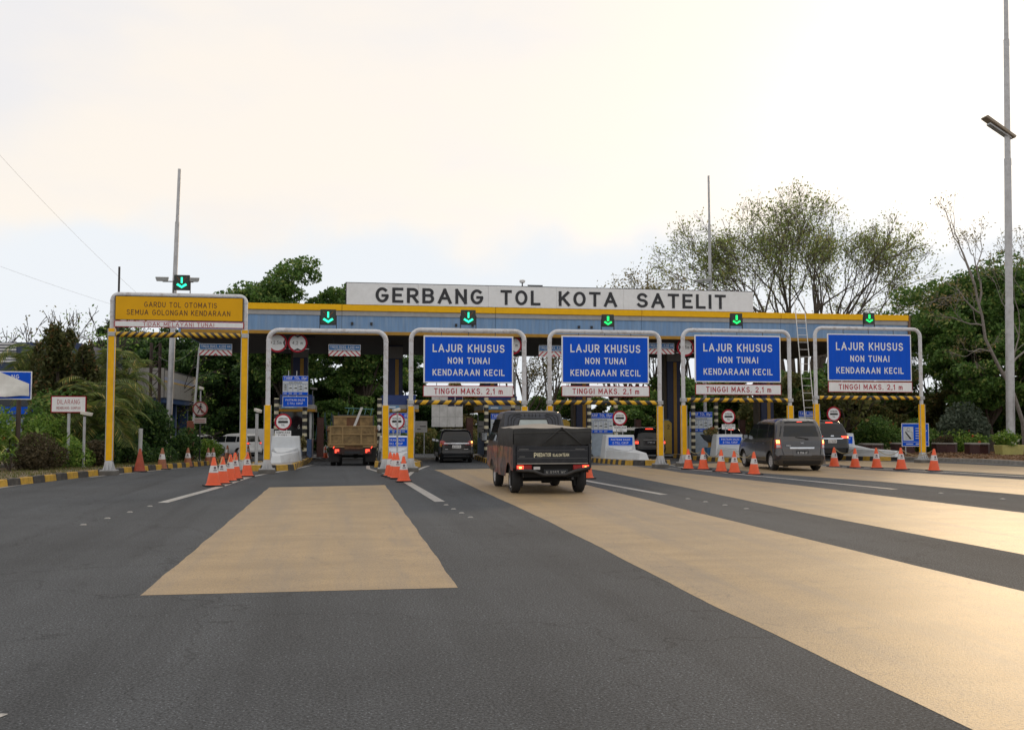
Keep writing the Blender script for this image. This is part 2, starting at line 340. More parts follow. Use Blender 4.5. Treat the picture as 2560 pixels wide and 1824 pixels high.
def paint_mat(name, c, wear, c_under=(.09, .088, .085), r=.5):
    """road paint with worn specks, cracks and tyre-grey streaks"""
    m = M(name, c, r, var=0, spec=.32); t = m.node_tree; ns = t.nodes; ln = t.links; b = ns['Principled BSDF']
    co = ns.new('ShaderNodeTexCoord')
    def noise(s, d, rough, sx=1, sy=1):
        mpn = ns.new('ShaderNodeMapping'); mpn.inputs['Scale'].default_value = (sx, sy, 1); ln.new(co.outputs['Object'], mpn.inputs[0])
        n = ns.new('ShaderNodeTexNoise'); n.inputs['Scale'].default_value = s; n.inputs['Detail'].default_value = d; n.inputs['Roughness'].default_value = rough
        ln.new(mpn.outputs[0], n.inputs['Vector']); return n.outputs['Fac']
    def rg(s, a, bb, c_, d):
        n = ns.new('ShaderNodeMapRange'); n.inputs[1].default_value = a; n.inputs[2].default_value = bb; n.inputs[3].default_value = c_; n.inputs[4].default_value = d; ln.new(s, n.inputs[0]); return n.outputs[0]
    def mix(f, a, bb):
        n = ns.new('ShaderNodeMix'); n.data_type = 'RGBA'; ln.new(f, n.inputs[0])
        for i, v in ((6, a), (7, bb)):
            if isinstance(v, tuple): n.inputs[i].default_value = (*v, 1)
            else: ln.new(v, n.inputs[i])
        return n.outputs[2]
    o = mix(rg(noise(1.1, 6, .65, .7, 1.6), .35, .68, 0, 1), tuple(x * .84 for x in c), tuple(min(1, x * 1.08) for x in c))
    o = mix(rg(noise(.9, 5, .6, 2.2, .10), .44, .70, 0, .6), o, (.24, .20, .155))
    o = mix(rg(noise(3.2, 8, .75, .6, 2.2), .56, .78, 0, .55), o, (.22, .19, .15))
    o = mix(rg(noise(58, 3, .8), .52, .62, 0, wear), o, c_under)
    vo = ns.new('ShaderNodeTexVoronoi'); vo.feature = 'DISTANCE_TO_EDGE'; vo.inputs['Scale'].default_value = .55
    wn = ns.new('ShaderNodeTexNoise'); wn.inputs['Scale'].default_value = 2.2; wn.inputs['Detail'].default_value = 6; ln.new(co.outputs['Object'], wn.inputs['Vector'])
    va = ns.new('ShaderNodeVectorMath'); va.operation = 'MULTIPLY_ADD'; ln.new(wn.outputs['Color'], va.inputs[0]); va.inputs[1].default_value = (1.3, 1.3, 0); ln.new(co.outputs['Object'], va.inputs[2]); ln.new(va.outputs[0], vo.inputs['Vector'])
    o = mix(rg(vo.outputs['Distance'], 0, .006, .55, 0), o, (.13, .11, .09))
    o = mix(rg(noise(2.0, 6, .7, 1, .12), .54, .72, 0, .6), o, (.20, .17, .135))
    ln.new(o, b.inputs['Base Color'])
    bp = ns.new('ShaderNodeBump'); bp.inputs['Strength'].default_value = .4; bp.inputs['Distance'].default_value = .01
    ln.new(noise(60, 3, .7), bp.inputs['Height']); ln.new(bp.outputs[0], b.inputs['Normal'])
    return m
tan_paint = paint_mat('tan road paint', (.385, .278, .152), .75, r=.53)
line_paint = paint_mat('white line paint', (.44, .44, .43), .8)

dirt_mat = M('dry verge soil', (.17, .125, .08), .95, var=.4, sc_=3, bump=.5, bs=12, dirt=.6, dc=(.10, .12, .05), ds=1.2)
land_mat = M('distant ground', (.10, .10, .06), .95, var=.4, sc_=.3, dirt=.5, dc=(.06, .08, .03), ds=.4)

YS = [-40, -20, 0, 10, 20, 26, 31, 33, 36, 40, 44, 47, 50, 55, 60, 65, 70, 75, 80, 120, 200]
# kerb lines (x at given y)
LK = [(-30, -12.5), (-10, -11), (5, -9.4), (15, -8.5), (22, -8.05), (25.4, -7.94), (28.3, -7.4), (30.7, -6.9), (33, -6.48), (35.4, -5.95), (40.3, -5.5), (45.1, -5.25), (50, -5.6), (54, -7.2), (57, -11), (60, -18), (66, -30)]
RK = [(-30, 22), (0, 22.6), (20, 23.4), (32.8, 24.3), (37.6, 24.95), (43, 25.6), (62, 26.0), (75, 27.5), (200, 30)]
def lk(y): return float(np.interp(y, [p[0] for p in LK], [p[1] for p in LK]))
def rk(y): return float(np.interp(y, [p[0] for p in RK], [p[1] for p in RK]))

land = MB(); Yl = [-300] + YS + [500, 1200]
land.grid([[(x, y, gz(y) - .03) for x in (-900, -200, -60, -20, 0, 20, 60, 200, 900)] for y in Yl])
tag(land.build('ground', land_mat), kind='structure')
road = MB(); yy = sorted(set(YS + [p[0] for p in LK] + [p[0] for p in RK] + [57, 63]))
road.grid([[(lk(y) + (rk(y) - lk(y)) * t if y <= 54 else (-40 + (rk(y) + 40) * t), y, gz(y)) for t in np.linspace(0, 1, 14)] for y in yy])
tag(road.build('road', asphalt), kind='structure')

def sheet(name, left, right, mat, dz=.0022, n=160):
    """painted sheet between two poly-lines given as (x, y) lists ordered by y"""
    b = MB(); rows = []
    y0, y1 = max(left[0][1], right[0][1]), min(left[-1][1], right[-1][1])
    for i in range(n + 1):
        t = i / n; a = np.interp(t, np.linspace(0, 1, len(left)), [p[0] for p in left]); ay = np.interp(t, np.linspace(0, 1, len(left)), [p[1] for p in left])
        c = np.interp(t, np.linspace(0, 1, len(right)), [p[0] for p in right]); cy = np.interp(t, np.linspace(0, 1, len(right)), [p[1] for p in right])
        a += .010 * math.sin(i * .31 + 1) * math.sin(i * .12) + random.uniform(-.003, .003); c += .010 * math.sin(i * .27 + 2) * math.sin(i * .1) + random.uniform(-.003, .003)
        rows.append([(a + (c - a) * k / 4, ay + (cy - ay) * k / 4, gz(ay + (cy - ay) * k / 4) + dz) for k in range(5)])
    b.grid(rows); return tag(b.build(name, mat), kind='structure')
# tan anti-skid bands leading to the lanes
sheet('lane_paint', [(-1.75, 9.37), (-1.72, 17), (-1.70, 24.35)], [(1.06, 9.32), (1.04, 17), (1.02, 24.8)], tan_paint)
sheet('lane_paint', [(3.12, 1.0), (3.06, 8), (3.14, 15.4), (3.05, 24), (2.95, 33)], [(6.25, 1.0), (6.05, 9), (5.92, 17), (5.88, 25), (5.55, 34)], tan_paint)
sheet('lane_paint', [(7.7, 2), (7.75, 10.7), (7.7, 16), (7.95, 23), (8.1, 32), (8.3, 38)], [(11.9, 2), (11.6, 12), (11.3, 16), (10.9, 23.2), (10.15, 29.5), (10.4, 36)], tan_paint)
sheet('lane_paint', [(14.9, 5), (14.5, 13), (14.15, 19.2), (13.7, 24.2), (12.45, 28.8), (12.7, 38)], [(19.6, 5), (19.0, 15), (18.4, 22), (17.6, 26), (16.6, 30.5), (16.4, 40)], tan_paint)
sheet('lane_paint', [(21.0, 14), (20.4, 22), (19.6, 26.5), (18.1, 32.5), (18.6, 42)], [(22.9, 14), (23.1, 22), (23.3, 28), (23.2, 34), (23.0, 42)], tan_paint)

def line(pts, wd=.15, name='road_line'):
    b = MB(); rows = []
    P = []
    for i in range(len(pts) - 1):
        k = 8
        for j in range(k + (i == len(pts) - 2)):
            t = j / k; P.append((pts[i][0] + (pts[i + 1][0] - pts[i][0]) * t, pts[i][1] + (pts[i + 1][1] - pts[i][1]) * t))
    for i, (x, y) in enumerate(P):
        a = P[max(i - 1, 0)]; c = P[min(i + 1, len(P) - 1)]; dx, dy = c[0] - a[0], c[1] - a[1]; l = math.hypot(dx, dy) or 1
        nx, ny = dy / l * wd / 2, -dx / l * wd / 2
        rows.append([(x - nx, y - ny, gz(y) + .0045), (x + nx, y + ny, gz(y) + .0045)])
    b.grid(rows); return tag(b.build(name, line_paint), kind='structure')
line([(-3.37, 20.05), (-2.93, 24.1), (-2.6, 29.0)], .2)
line([(-2.6, 28.9), (-1.62, 34.2), (-1.2, 41)], .14); line([(-2.7, 28.9), (-3.35, 34.2)], .14)
line([(1.85, 19.4), (1.62, 26.0)], .2)
line([(1.55, 27.2), (.85, 34.5), (.95, 39)], .14); line([(1.62, 27.2), (2.15, 31.5), (3.15, 37.6)], .14)
line([(6.70, 20.5), (6.28, 25.8), (6.2, 27.5)], .18); line([(6.2, 27.5), (5.6, 38)], .13); line([(6.2, 27.5), (7.7, 38)], .13)
line([(12.45, 21.3), (11.65, 27.5), (11.2, 31.2)], .18); line([(11.2, 31.2), (9.9, 38.5)], .13); line([(11.2, 31.2), (12.5, 38.5)], .13)
line([(19.3, 24.5), (18.2, 28.7), (16.75, 32.6)], .18); line([(16.75, 32.6), (16.0, 43)], .13); line([(16.75, 32.6), (18.5, 43)], .13)
line([(24.0, 31), (24.6, 37.5), (24.0, 42)], .15)
line([(-8.0, 24.0), (-7.65, 27.6)], .12); line([(-6.95, 29.6), (-6.2, 33.4), (-5.45, 38)], .12)
line([(-2.3, 4.5), (-1.85, 5.75)], .3)
# raised studs leading on from the lane lines
stud_mat = M('stud plastic', (.26, .255, .24), .5)
sb = MB(); sb.hexa([(-.07, -.06, 0), (.07, -.06, 0), (.07, .06, 0), (-.07, .06, 0)], [(-.04, -.025, .025), (.04, -.025, .025), (.04, .025, .025), (-.04, .025, .025)])
sm = sb.mesh('road_stud', stud_mat)
for i, (x, y) in enumerate([(-3.45, 19.2), (-3.56, 18.0), (-3.68, 16.9), (-3.80, 15.9), (1.89, 18.6), (1.93, 17.7), (1.98, 16.9), (2.03, 16.1), (6.80, 19.3), (6.87, 18.5), (6.95, 17.7), (7.03, 16.9), (12.7, 19.9), (12.95, 18.2), (13.1, 17.2), (19.9, 22.5), (20.3, 20.8)]):
    o = ob('road_stud', sm, None, (x, y, gz(y) + .002)); o.scale = (.65, .65, .65)
    k = 0 if i < 4 else 1 if i < 8 else 2 if i < 12 else 3
    tag(o, ['small grey road stud in the line running on from the yellow gantry cones', 'small grey road stud ahead of the clustered cones by the camera post', 'small grey road stud to the right of the dark pickup', 'small grey road stud on the asphalt strip beyond the minivan lane line'][k], 'road stud', ['studs before the far left island', 'studs before the clustered cones', 'studs right of the pickup', 'studs on the right-hand lanes'][k])

# ---------------------------------------------------------------- kerbs and islands
kerb_y = M('kerb yellow', (.50, .30, .03), .7, var=.2, sc_=9, dirt=.55, dc=(.13, .11, .08), ds=6, bump=.2)
kerb_k = M('kerb black', (.045, .044, .043), .75, var=.3, sc_=9, dirt=.5, dc=(.15, .13, .10), ds=6, bump=.2)
kerb_g = M('kerb grey', (.23, .225, .21), .85, var=.25, sc_=5, dirt=.5, ds=4, bump=.3)
slab_mat = M('island concrete', (.33, .31, .28), .85, var=.2, sc_=3, bump=.2, bs=20, dirt=.5)
def resample(pts, step):
    P = [Vector((p[0], p[1], 0)) for p in pts]; s = [0.]
    for a, b in zip(P, P[1:]): s.append(s[-1] + (b - a).length)
    n = max(2, int(round(s[-1] / step)))
    t = np.linspace(0, s[-1], n + 1)
    return list(zip(np.interp(t, s, [p.x for p in P]), np.interp(t, s, [p.y for p in P])))
def kerb_stones(parent, pts, inward, h=.19, wd=.16, gap=.012, cols=(0, 1), origin=(0, 0)):
    """one bevelled stone per step of the poly-line; inward = +1 if the kerb body lies to the left of travel"""
    mats = [kerb_y, kerb_k, kerb_g]
    nrm = []
    for i in range(len(pts)):
        a = pts[max(i - 1, 0)]; c = pts[min(i + 1, len(pts) - 1)]; dx, dy = c[0] - a[0], c[1] - a[1]; l = math.hypot(dx, dy) or 1
        nrm.append((-dy / l * inward, dx / l * inward))
    for i in range(len(pts) - 1):
        (x0, y0), (x1, y1) = pts[i], pts[i + 1]; l = math.hypot(x1 - x0, y1 - y0); g = gap / l
        ax, ay, bx, by = x0 + (x1 - x0) * g, y0 + (y1 - y0) * g, x1 - (x1 - x0) * g, y1 - (y1 - y0) * g
        n0, n1 = nrm[i], nrm[i + 1]; e = random.uniform(-.008, .008)
        def q(x, y, n, off, z): return (x + n[0] * off - origin[0], y + n[1] * off - origin[1], gz(y) + z)
        bot = [q(ax, ay, n0, 0, -.02), q(bx, by, n1, 0, -.02), q(bx, by, n1, wd, -.02), q(ax, ay, n0, wd, -.02)]
        top = [q(ax, ay, n0, .03, h + e), q(bx, by, n1, .03, h + e), q(bx, by, n1, wd, h + e), q(ax, ay, n0, wd, h + e)]
        b = MB(); b.hexa(bot, top); b.build('kerb_stone', mats[cols[i % len(cols)]], parent, bevel=.012)

# left verge and its kerb
vg = MB(); vy = [p[0] for p in LK]
vg.grid([[(lk(y) - .10 - t * (90 if y < 50 else 40), y, gz(y) + .16 + .02 * t) for t in (0, .01, .05, .15, .4, 1)] for y in vy])
tag(vg.build('verge', dirt_mat), kind='structure')
kr = tag(MB().add([(lk(y) + o_ - .08, y, gz(y) - .01) for y in (20, 60) for o_ in (0, .01)], [(0, 1, 3, 2)]).build('kerb', kerb_g), kind='structure')
kerb_stones(kr, resample([(lk(y), y) for y in np.arange(19, 53, .5)], .62), 1, h=.17)
# right verge and its kerb
vr = MB(); vy = [p[0] for p in RK if p[0] >= -30]
vr.grid([[(rk(y) + .10 + t * 120, y, gz(y) + .14 + .02 * t) for t in (0, .01, .03, .1, .3, 1)] for y in [-30, 0, 20, 32.8, 37.6, 43, 50, 62, 75, 110]])
tag(vr.build('verge', M('leaf strewn soil', (.20, .125, .07), .95, var=.45, sc_=5, bump=.5, bs=14, dirt=.6, dc=(.12, .10, .06), ds=2)), kind='structure')
kr = tag(MB().add([(rk(y) + o_ + .05, y, gz(y) - .01) for y in (15, 46) for o_ in (0, .01)], [(0, 1, 3, 2)]).build('kerb', kerb_g), kind='structure')
kerb_stones(kr, resample([(rk(y), y) for y in np.arange(20, 44, 1.)], 1.0), -1, h=.15, cols=(2,))

ISL = {6: (-2.40, 33.0, -2.2, .85), 5: (1.95, 35.4, 2.8, .88), 4: (6.75, 36.6, 7.7, .88), 3: (11.25, 35.7, 12.9, .92), 2: (17.2, 40.3, 17.8, .95), 1: (24.35, 41.6, 24.2, .9)}
def icx(k, y):
    x0, y0, x1, hw = ISL[k]; return x0 + (x1 - x0) * (y - y0) / (62 - y0)
for k, (x0, y0, x1, hw) in ISL.items():
    nose = 1.1
    left = [(icx(k, y) - hw, y) for y in np.arange(60, y0 + nose, -1.)]
    arc = [(icx(k, y0 + nose) - hw * math.cos(a), y0 + nose - nose * math.sin(a)) for a in np.linspace(0, math.pi, 13)]
    right = [(icx(k, y) + hw, y) for y in np.arange(y0 + nose + .01, 60.5, 1.)]
    loop = left + arc + right
    isl = MB()
    o0 = len(isl.v); inner = []
    for (x, y) in loop:
        c = icx(k, max(y, y0 + nose)); s = 1 - .05
        inner.append((c + (x - c) * s, y if y > y0 + nose else y0 + nose + (y - y0 - nose) * s))
    # slab as strips so that it follows the dip
    n = len(inner) // 2
    rows = [[(inner[i][0] + (inner[-1 - i][0] - inner[i][0]) * t, inner[i][1] + (inner[-1 - i][1] - inner[i][1]) * t) for t in (0, .5, 1)] for i in range(n)]
    isl.grid([[(x, y, gz(y) + .165) for x, y in r_] for r_ in rows])
    io = tag(isl.build('traffic_island', slab_mat), kind='structure')
    vis = resample([p for p in loop if p[1] < (50 if k not in (5,) else 50)], .52)
    kerb_stones(io, vis, -1 if False else 1, h=.19)
# ================================================================ height gantries
bar_mat = stripes('hazard stripes', (.72, .42, .015), (.02, .02, .022), .36, 'x', diag=.9, mirror=True)
bar_fine = stripes('fine hazard stripes', (.60, .36, .02), (.03, .022, .02), .215, 'x', diag=1.0, mirror=True)
pipe_mat = M('white painted pipe', (.64, .66, .70), .5, var=.12, sc_=5, dirt=.75, dc=(.20, .14, .10), ds=5)
hang_mat = dark_steel
green_on = M('green led', (.02, .95, .45), .5, var=0, emit=1.6)
green_on2 = M('green led plain', (.01, .90, .16), .5, var=0, emit=1.3)
dim_led = M('unlit led cross', (.16, .07, .03), .6)
def lane_signal(loc, rz, lab, s=.45, style=0):
    t = thing('lane_signal', lab, 'lane signal', loc, rz, None)
    MB().box(-s / 2, s / 2, -.05, .05, .10, .10 + s).build('housing', black_paint, t, bevel=.01)
    MB().box(-s / 2 + .025, s / 2 - .025, -.058, -.052, .125, .075 + s).build('face', M('signal face', (.02, .035, .028), .4), t)
    for q in (-1, 1): MB().box(q * (s / 2 + .012) - .012, q * (s / 2 + .012) + .012, -.02, .02, -.03, .10 + s * .62).build('leg', black_paint, t)
    c = .10 + s / 2; a = MB(); m = green_on if style == 0 else green_on2
    wd = .05 if style == 0 else .075
    a.prism([(-wd / 2, c - .02), (wd / 2, c - .02), (wd / 2, c + s * .34), (-wd / 2, c + s * .34)], -.066, -.060)
    tip = c - s * .38; h = s * .17; sp = s * .34
    a.prism([(0, tip), (sp, tip + sp * .62), (sp - .04, tip + sp * .62 + .05), (0, tip + h * .9), (-sp + .04, tip + sp * .62 + .05), (-sp, tip + sp * .62)], -.066, -.060)
    a.build('arrow', m, t)
    if style == 0:
        x = MB()
        for q in (-1, 1): x.prism([(q * s * .34, c + s * .34), (q * s * .29, c + s * .38), (q * s * .05, c + s * .1), (q * s * .1, c + s * .06)], -.0645, -.0595)
        x.build('unlit_cross', dim_led, t)
    return t

def gantry(Lp, Rp, top, sleeve, bar, lab, sign=None, strip=None, hi=False, grp=None, fine=False, bar_r=.075):
    mx, my = (Lp[0] + Rp[0]) / 2, (Lp[1] + Rp[1]) / 2; W = math.hypot(Rp[0] - Lp[0], Rp[1] - Lp[1]); th = math.atan2(Rp[1] - Lp[1], Rp[0] - Lp[0])
    z0 = gz(my); t = thing('height_gantry', lab, 'gantry', (mx, my, z0), th, grp)
    top -= z0; sleeve -= z0; bar = None if bar is None else bar - z0; h = W / 2; rr = .30; r = .072
    if fine: rr = .17
    pts = [(-h, 0, sleeve - .1), (-h, 0, top - r - rr)] + [(-h + rr - rr * math.cos(a), 0, top - r - rr + rr * math.sin(a)) for a in np.linspace(.2, math.pi / 2, 6)]
    pts = pts + [(-x, y, z) for x, y, z in pts[::-1]]
    MB().tube(pts, r, 12).build('pipe_frame', pipe_mat, t, smooth=50)
    for q in (-1, 1):
        x = q * h
        for zz in (sleeve + (top - sleeve) * .45, top - r - rr - .03):
            MB().tube([(x, 0, zz), (x, 0, zz + .03)], r + .008, 12).build('pipe_collar', pipe_mat, t, smooth=50)
        MB().box(x - .095, x + .095, -.08, .08, .42, sleeve).build('post_sleeve', yellow_paint, t, bevel=.008)
        for e_ in (-1, 1): MB().box(x + e_ * .098 - .010, x + e_ * .098 + .010, -.088, -.06, .42, sleeve).build('edge_strip', steel, t)
        fl = MB(); fl.hexa([(x - .15, -.15, .15), (x + .15, -.15, .15), (x + .15, .15, .15), (x - .15, .15, .15)], [(x - .088, -.075, .42), (x + .088, -.075, .42), (x + .088, .075, .42), (x - .088, .075, .42)])
        for d in (-.10, 0, .10): fl.prism([(-.25, .15), (-.06, .42), (-.06, .15)], x + d - .008, x + d + .008, 'x')
        fl.box(x - .22, x + .22, -.22, .22, .13, .152)
        fl.build('post_base', steel, t)
        MB().box(x - .24, x + .24, -.24, .24, -.05, .13).build('footing', M('footing concrete', (.13, .125, .115), .9, var=.3, sc_=4, bump=.25, bs=30, dirt=.4), t, bevel=.015)
    if bar is not None:
        MB().tube([(-h + .12, -.04, bar), (h - .12, -.04, bar)], bar_r, 12).build('crossbar', bar_fine if fine else bar_mat, t, smooth=50, loc=None)
        for q in (-1, 1):
            MB().box(q * h - .10, q * h + .10, -.1, .1, bar - .06, bar + .07).build('crossbar_clamp', steel, t, bevel=.01)
            MB().tube([(q * (h - .02), -.05, bar), (q * (h - .17), -.04, bar)], .05, 8).build('crossbar_stub', dark_steel, t, smooth=50)
    if sign:
        kind, X0, X1, Z0, Z1 = sign; x0, x1 = (X0 - mx) / math.cos(th), (X1 - mx) / math.cos(th); za, zb = Z0 - z0, Z1 - z0; cx = (x0 + x1) / 2; w_ = x1 - x0
        if kind == 'blue':
            p = MB().box(x0, x1, -.115, -.085, za, zb).build('sign_panel', sign_white, t, bevel=.006)
            MB().box(x0 + .045, x1 - .045, -.119, -.110, za + .045, zb - .045).build('sign_face', sign_blue, p)
            H_ = zb - za
            for s_, f, hh, bw in (('LAJUR KHUSUS', .735, .168, .80), ('NON TUNAI', .475, .135, .465), ('KENDARAAN KECIL', .225, .135, .80)):
                text(s_, cx, -.122, za + H_ * f, w_ * bw, H_ * hh, sign_white, p, bold=.028)
        else:
            p = MB().box(x0, x1, -.115, -.085, za, zb).build('sign_panel', sign_black, t, bevel=.005)
            MB().box(x0 + .025, x1 - .025, -.119, -.110, za + .025, zb - .02).build('sign_face', sign_yellow, p)
            H_ = zb - za; dk = M('sign maroon black', (.05, .012, .012), .5)
            text('GARDU TOL OTOMATIS', cx + .03, -.122, za + H_ * .66, w_ * .565, H_ * .215, dk, p, bold=.008)
            text('SEMUA GOLONGAN KENDARAAN', cx - .02, -.122, za + H_ * .335, w_ * .805, H_ * .215, dk, p, bold=.008)
        for q in (-.3, 0, .3):
            MB().tube([(cx + q * w_, -.05, zb - .02), (cx + q * w_, -.02, top - r)], .012, 6).build('hanger', dark_steel, t)
    if strip:
        s_, X0, X1, Z0, Z1 = strip; x0, x1 = (X0 - mx) / math.cos(th), (X1 - mx) / math.cos(th); za, zb = Z0 - z0, Z1 - z0; cx = (x0 + x1) / 2; w_ = x1 - x0; H_ = zb - za
        p = MB().box(x0, x1, -.118, -.09, za, zb).build('warning_strip', sign_red, t, bevel=.004)
        MB().box(x0 + .022, x1 - .022, -.122, -.113, za + .022, zb - .022).build('strip_face', sign_white, p)
        if 'TIDAK' in s_: text(s_, cx - .03, -.125, za + H_ * .5, w_ * .55, H_ * .62, sign_red, p, bold=0.)
        else: text(s_, cx, -.125, za + H_ * .5, w_ * .76, H_ * .52, sign_red, p, bold=.026)
        for q in (-.35, .35):
            MB().tube([(cx + q * w_, -.06, zb - .02), (cx + q * w_, -.06, zb + .16)], .01, 6).build('hanger', dark_steel, t)
    return t, top + z0, th, (mx, my)

TM = 'TINGGI MAKS. 2,1 m'; GB = 'blue sign gantries over the small-car lanes'
g0 = gantry((-6.70, 30.85), (-2.92, 30.85), 5.35, 4.27, 4.10, 'tall yellow-legged gantry with yellow GARDU TOL OTOMATIS board', ('yellow', -6.62, -2.97, 4.51, 5.23), ('TIDAK MELAYANI TUNAI', -6.62, -2.95, 4.31, 4.50), fine=True, bar_r=.08)
g1 = gantry((-2.23, 30.9), (1.27, 30.9), 4.37, 2.04, None, 'height gantry without any sign board, over the dump truck lane')
g2 = gantry((2.08, 31.5), (5.68, 31.5), 4.50, 2.03, 2.15, 'blue LAJUR KHUSUS gantry next to the signless gantry', ('blue', 2.46, 5.31, 2.76, 4.25), (TM, 2.45, 5.31, 2.33, 2.68), grp=GB)
g3 = gantry((6.86, 33.2), (10.72, 33.2), 4.68, 2.08, 2.20, 'blue LAJUR KHUSUS gantry directly behind the dark pickup', ('blue', 7.25, 10.31, 2.84, 4.46), (TM, 7.25, 10.32, 2.40, 2.76), grp=GB)
g4 = gantry((12.02, 34.5), (16.08, 34.5), 4.92, 2.14, 2.33, 'blue LAJUR KHUSUS gantry the grey minivan is driving under', ('blue', 12.42, 15.70, 2.97, 4.67), (TM, 12.44, 15.70, 2.52, 2.90), grp=GB)
g5 = gantry((18.29, 36.9), (22.79, 36.9), 5.32, 2.25, 2.50, 'blue LAJUR KHUSUS gantry next to the planted right verge', ('blue', 18.75, 22.33, 3.16, 5.02), (TM, 18.76, 22.34, 2.72, 3.13), grp=GB)
lane_signal((-4.76, 30.85, 5.34), 0, 'green arrow lane signal on top of the yellow GARDU TOL gantry')
for g, s, lab, st, dx in ((g1, .47, 'green arrow lane signal above the signless gantry', 0, .0), (g2, .47, 'green arrow lane signal above the gantry next to the signless one', 0, .0), (g3, .42, 'solid green arrow signal above the gantry behind the pickup', 1, .1),
                          (g4, .45, 'dim green arrow signal above the gantry over the grey minivan', 1, .0), (g5, .45, 'solid green arrow signal above the gantry by the right verge', 1, .05)):
    lane_signal((g[3][0] + dx, g[3][1], g[1] + .01), g[2], lab, s, st)

# ================================================================ toll canopy
fasc_y = M('fascia yellow', (.88, .49, .006), .45, spec=.2, var=.06, dirt=.12, dc=(.35, .2, .05), ds=1.5)
fasc_g = M('fascia grey', (.36, .36, .36), .5, var=.08, dirt=.3)
fasc_b = M('fascia blue', (.16, .29, .50), .5, var=.15, sc_=2, dirt=.55, dc=(.30, .38, .48), ds=1.6, stretch=(4, 4, .35))
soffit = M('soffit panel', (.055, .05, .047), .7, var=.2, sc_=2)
navy = M('navy cladding', (.012, .022, .075), .5, var=.15)
ochre = M('ochre strip', (.38, .20, .012), .5, var=.12, dirt=.2)
can = thing('toll_canopy', 'wide blue and yellow toll plaza canopy roof on navy pillars', 'canopy', (0, 45, 0))
XA, XB = -7.0, 27.25; xs = list(np.arange(XA, XB, 6.9)) + [XB]
if xs[-1] - xs[-2] < 2: xs.pop(-2)
for a, b in zip(xs, xs[1:]):
    a_, b_ = a + .008, b - .008
    MB().box(a_, b_, 0, .25, 6.48, 6.755).build('fascia_yellow_panel', fasc_y, can, bevel=.008)
    MB().box(a_, b_, .06, .25, 6.27, 6.478).build('fascia_grey_panel', fasc_g, can)
    MB().box(a_, b_, .10, .25, 5.57, 6.268).build('fascia_blue_panel', fasc_b, can)
    MB().box(a_, b_, .04, .25, 5.42, 5.568).build('fascia_trim', ochre, can, bevel=.006)
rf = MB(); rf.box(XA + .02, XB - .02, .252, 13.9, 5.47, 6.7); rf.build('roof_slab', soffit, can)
for q, y1 in ((XA - .06, 13.9), (XB - .04, 13.9)):
    MB().box(q, q + .1, .0, y1, 5.43, 6.75).build('fascia_end', fasc_b if q < 0 else M('brown end board', (.16, .09, .05), .6), can)
for x in (-1.6, 5.0, 11.4): MB().box(x - .3, x + .3, 1.6, 2.0, 5.36, 5.434).build('soffit_lamp', dark_steel, can)
for x in (.35, 1.2, 5.0, 5.75, 10.7, 11.3, 16.1): MB().box(x - .05, x + .05, .02, .10, 5.86, 5.98).build('small_sensor', black_paint, can)
for x, ys in ((-2.15, 7), (2.62, 7), (7.55, 7), (12.45, 7), (17.45, 7), (22.75, 7)):
    y = 45 + ys; zb = gz(y) + .15; p = MB(); p.box(x - .36, x + .36, ys - .4, ys + .4, zb, 5.47); po = p.build('pillar', navy, can, bevel=.01)
    MB().box(x - .02, x + .16, ys - .42, ys - .401, zb, 4.75).build('pillar_stripe', ochre, po)
    MB().box(x - .48, x - .362, ys - .3, ys + .4, zb, 5.47).build('pillar_side', M('pillar brown', (.10, .075, .05), .7), po)
    MB().box(x - .37, x + .37, ys - .41, ys - .30, 4.80, 5.40).build('pillar_head', M('pillar grey', (.16, .155, .15), .6), po)
# name board
nb = thing('name_board', 'long white GERBANG TOL KOTA SATELIT board on the canopy edge', 'sign board', (0, 45, 0))
MB().box(.05, 19.20, .02, .2, 6.757, 7.76).build('board_frame', sign_black, nb)
bw = (19.19 - .09) / 6
for i in range(6): MB().box(.09 + i * bw + .004, .09 + (i + 1) * bw - .004, -.012, .018, 6.765, 7.725).build('board_panel', M('board white', (.82, .84, .86), .5, var=.05, dirt=.15, dc=(.45, .43, .38), ds=1.2), nb)
dkl = M('board lettering', (.022, .024, .03), .5)
for s_, xa, xb in (('GERBANG', 1.37, 6.22), ('TOL', 7.02, 8.86), ('KOTA', 9.73, 12.50), ('SATELIT', 13.45, 17.82)):
    text(s_, (xa + xb) / 2, -.028, 7.215, xb - xa, .68, dkl, nb, bold=.036, depth=.012)
c = thing('roof_camera', 'small dome camera on a bracket above the long name board', 'camera', (8.05, 45.1, 7.76))
MB().tube([(0, 0, 0), (0, 0, .16)], .03, 8).build('bracket', dark_steel, c); MB().lathe([(.02, .14), (.12, .17), (.14, .26), (.10, .30)], 12).build('dome', white_paint, c, smooth=40)
MB().box(.25, .95, -.03, .03, .02, .07).build('conduit', dark_steel, c)

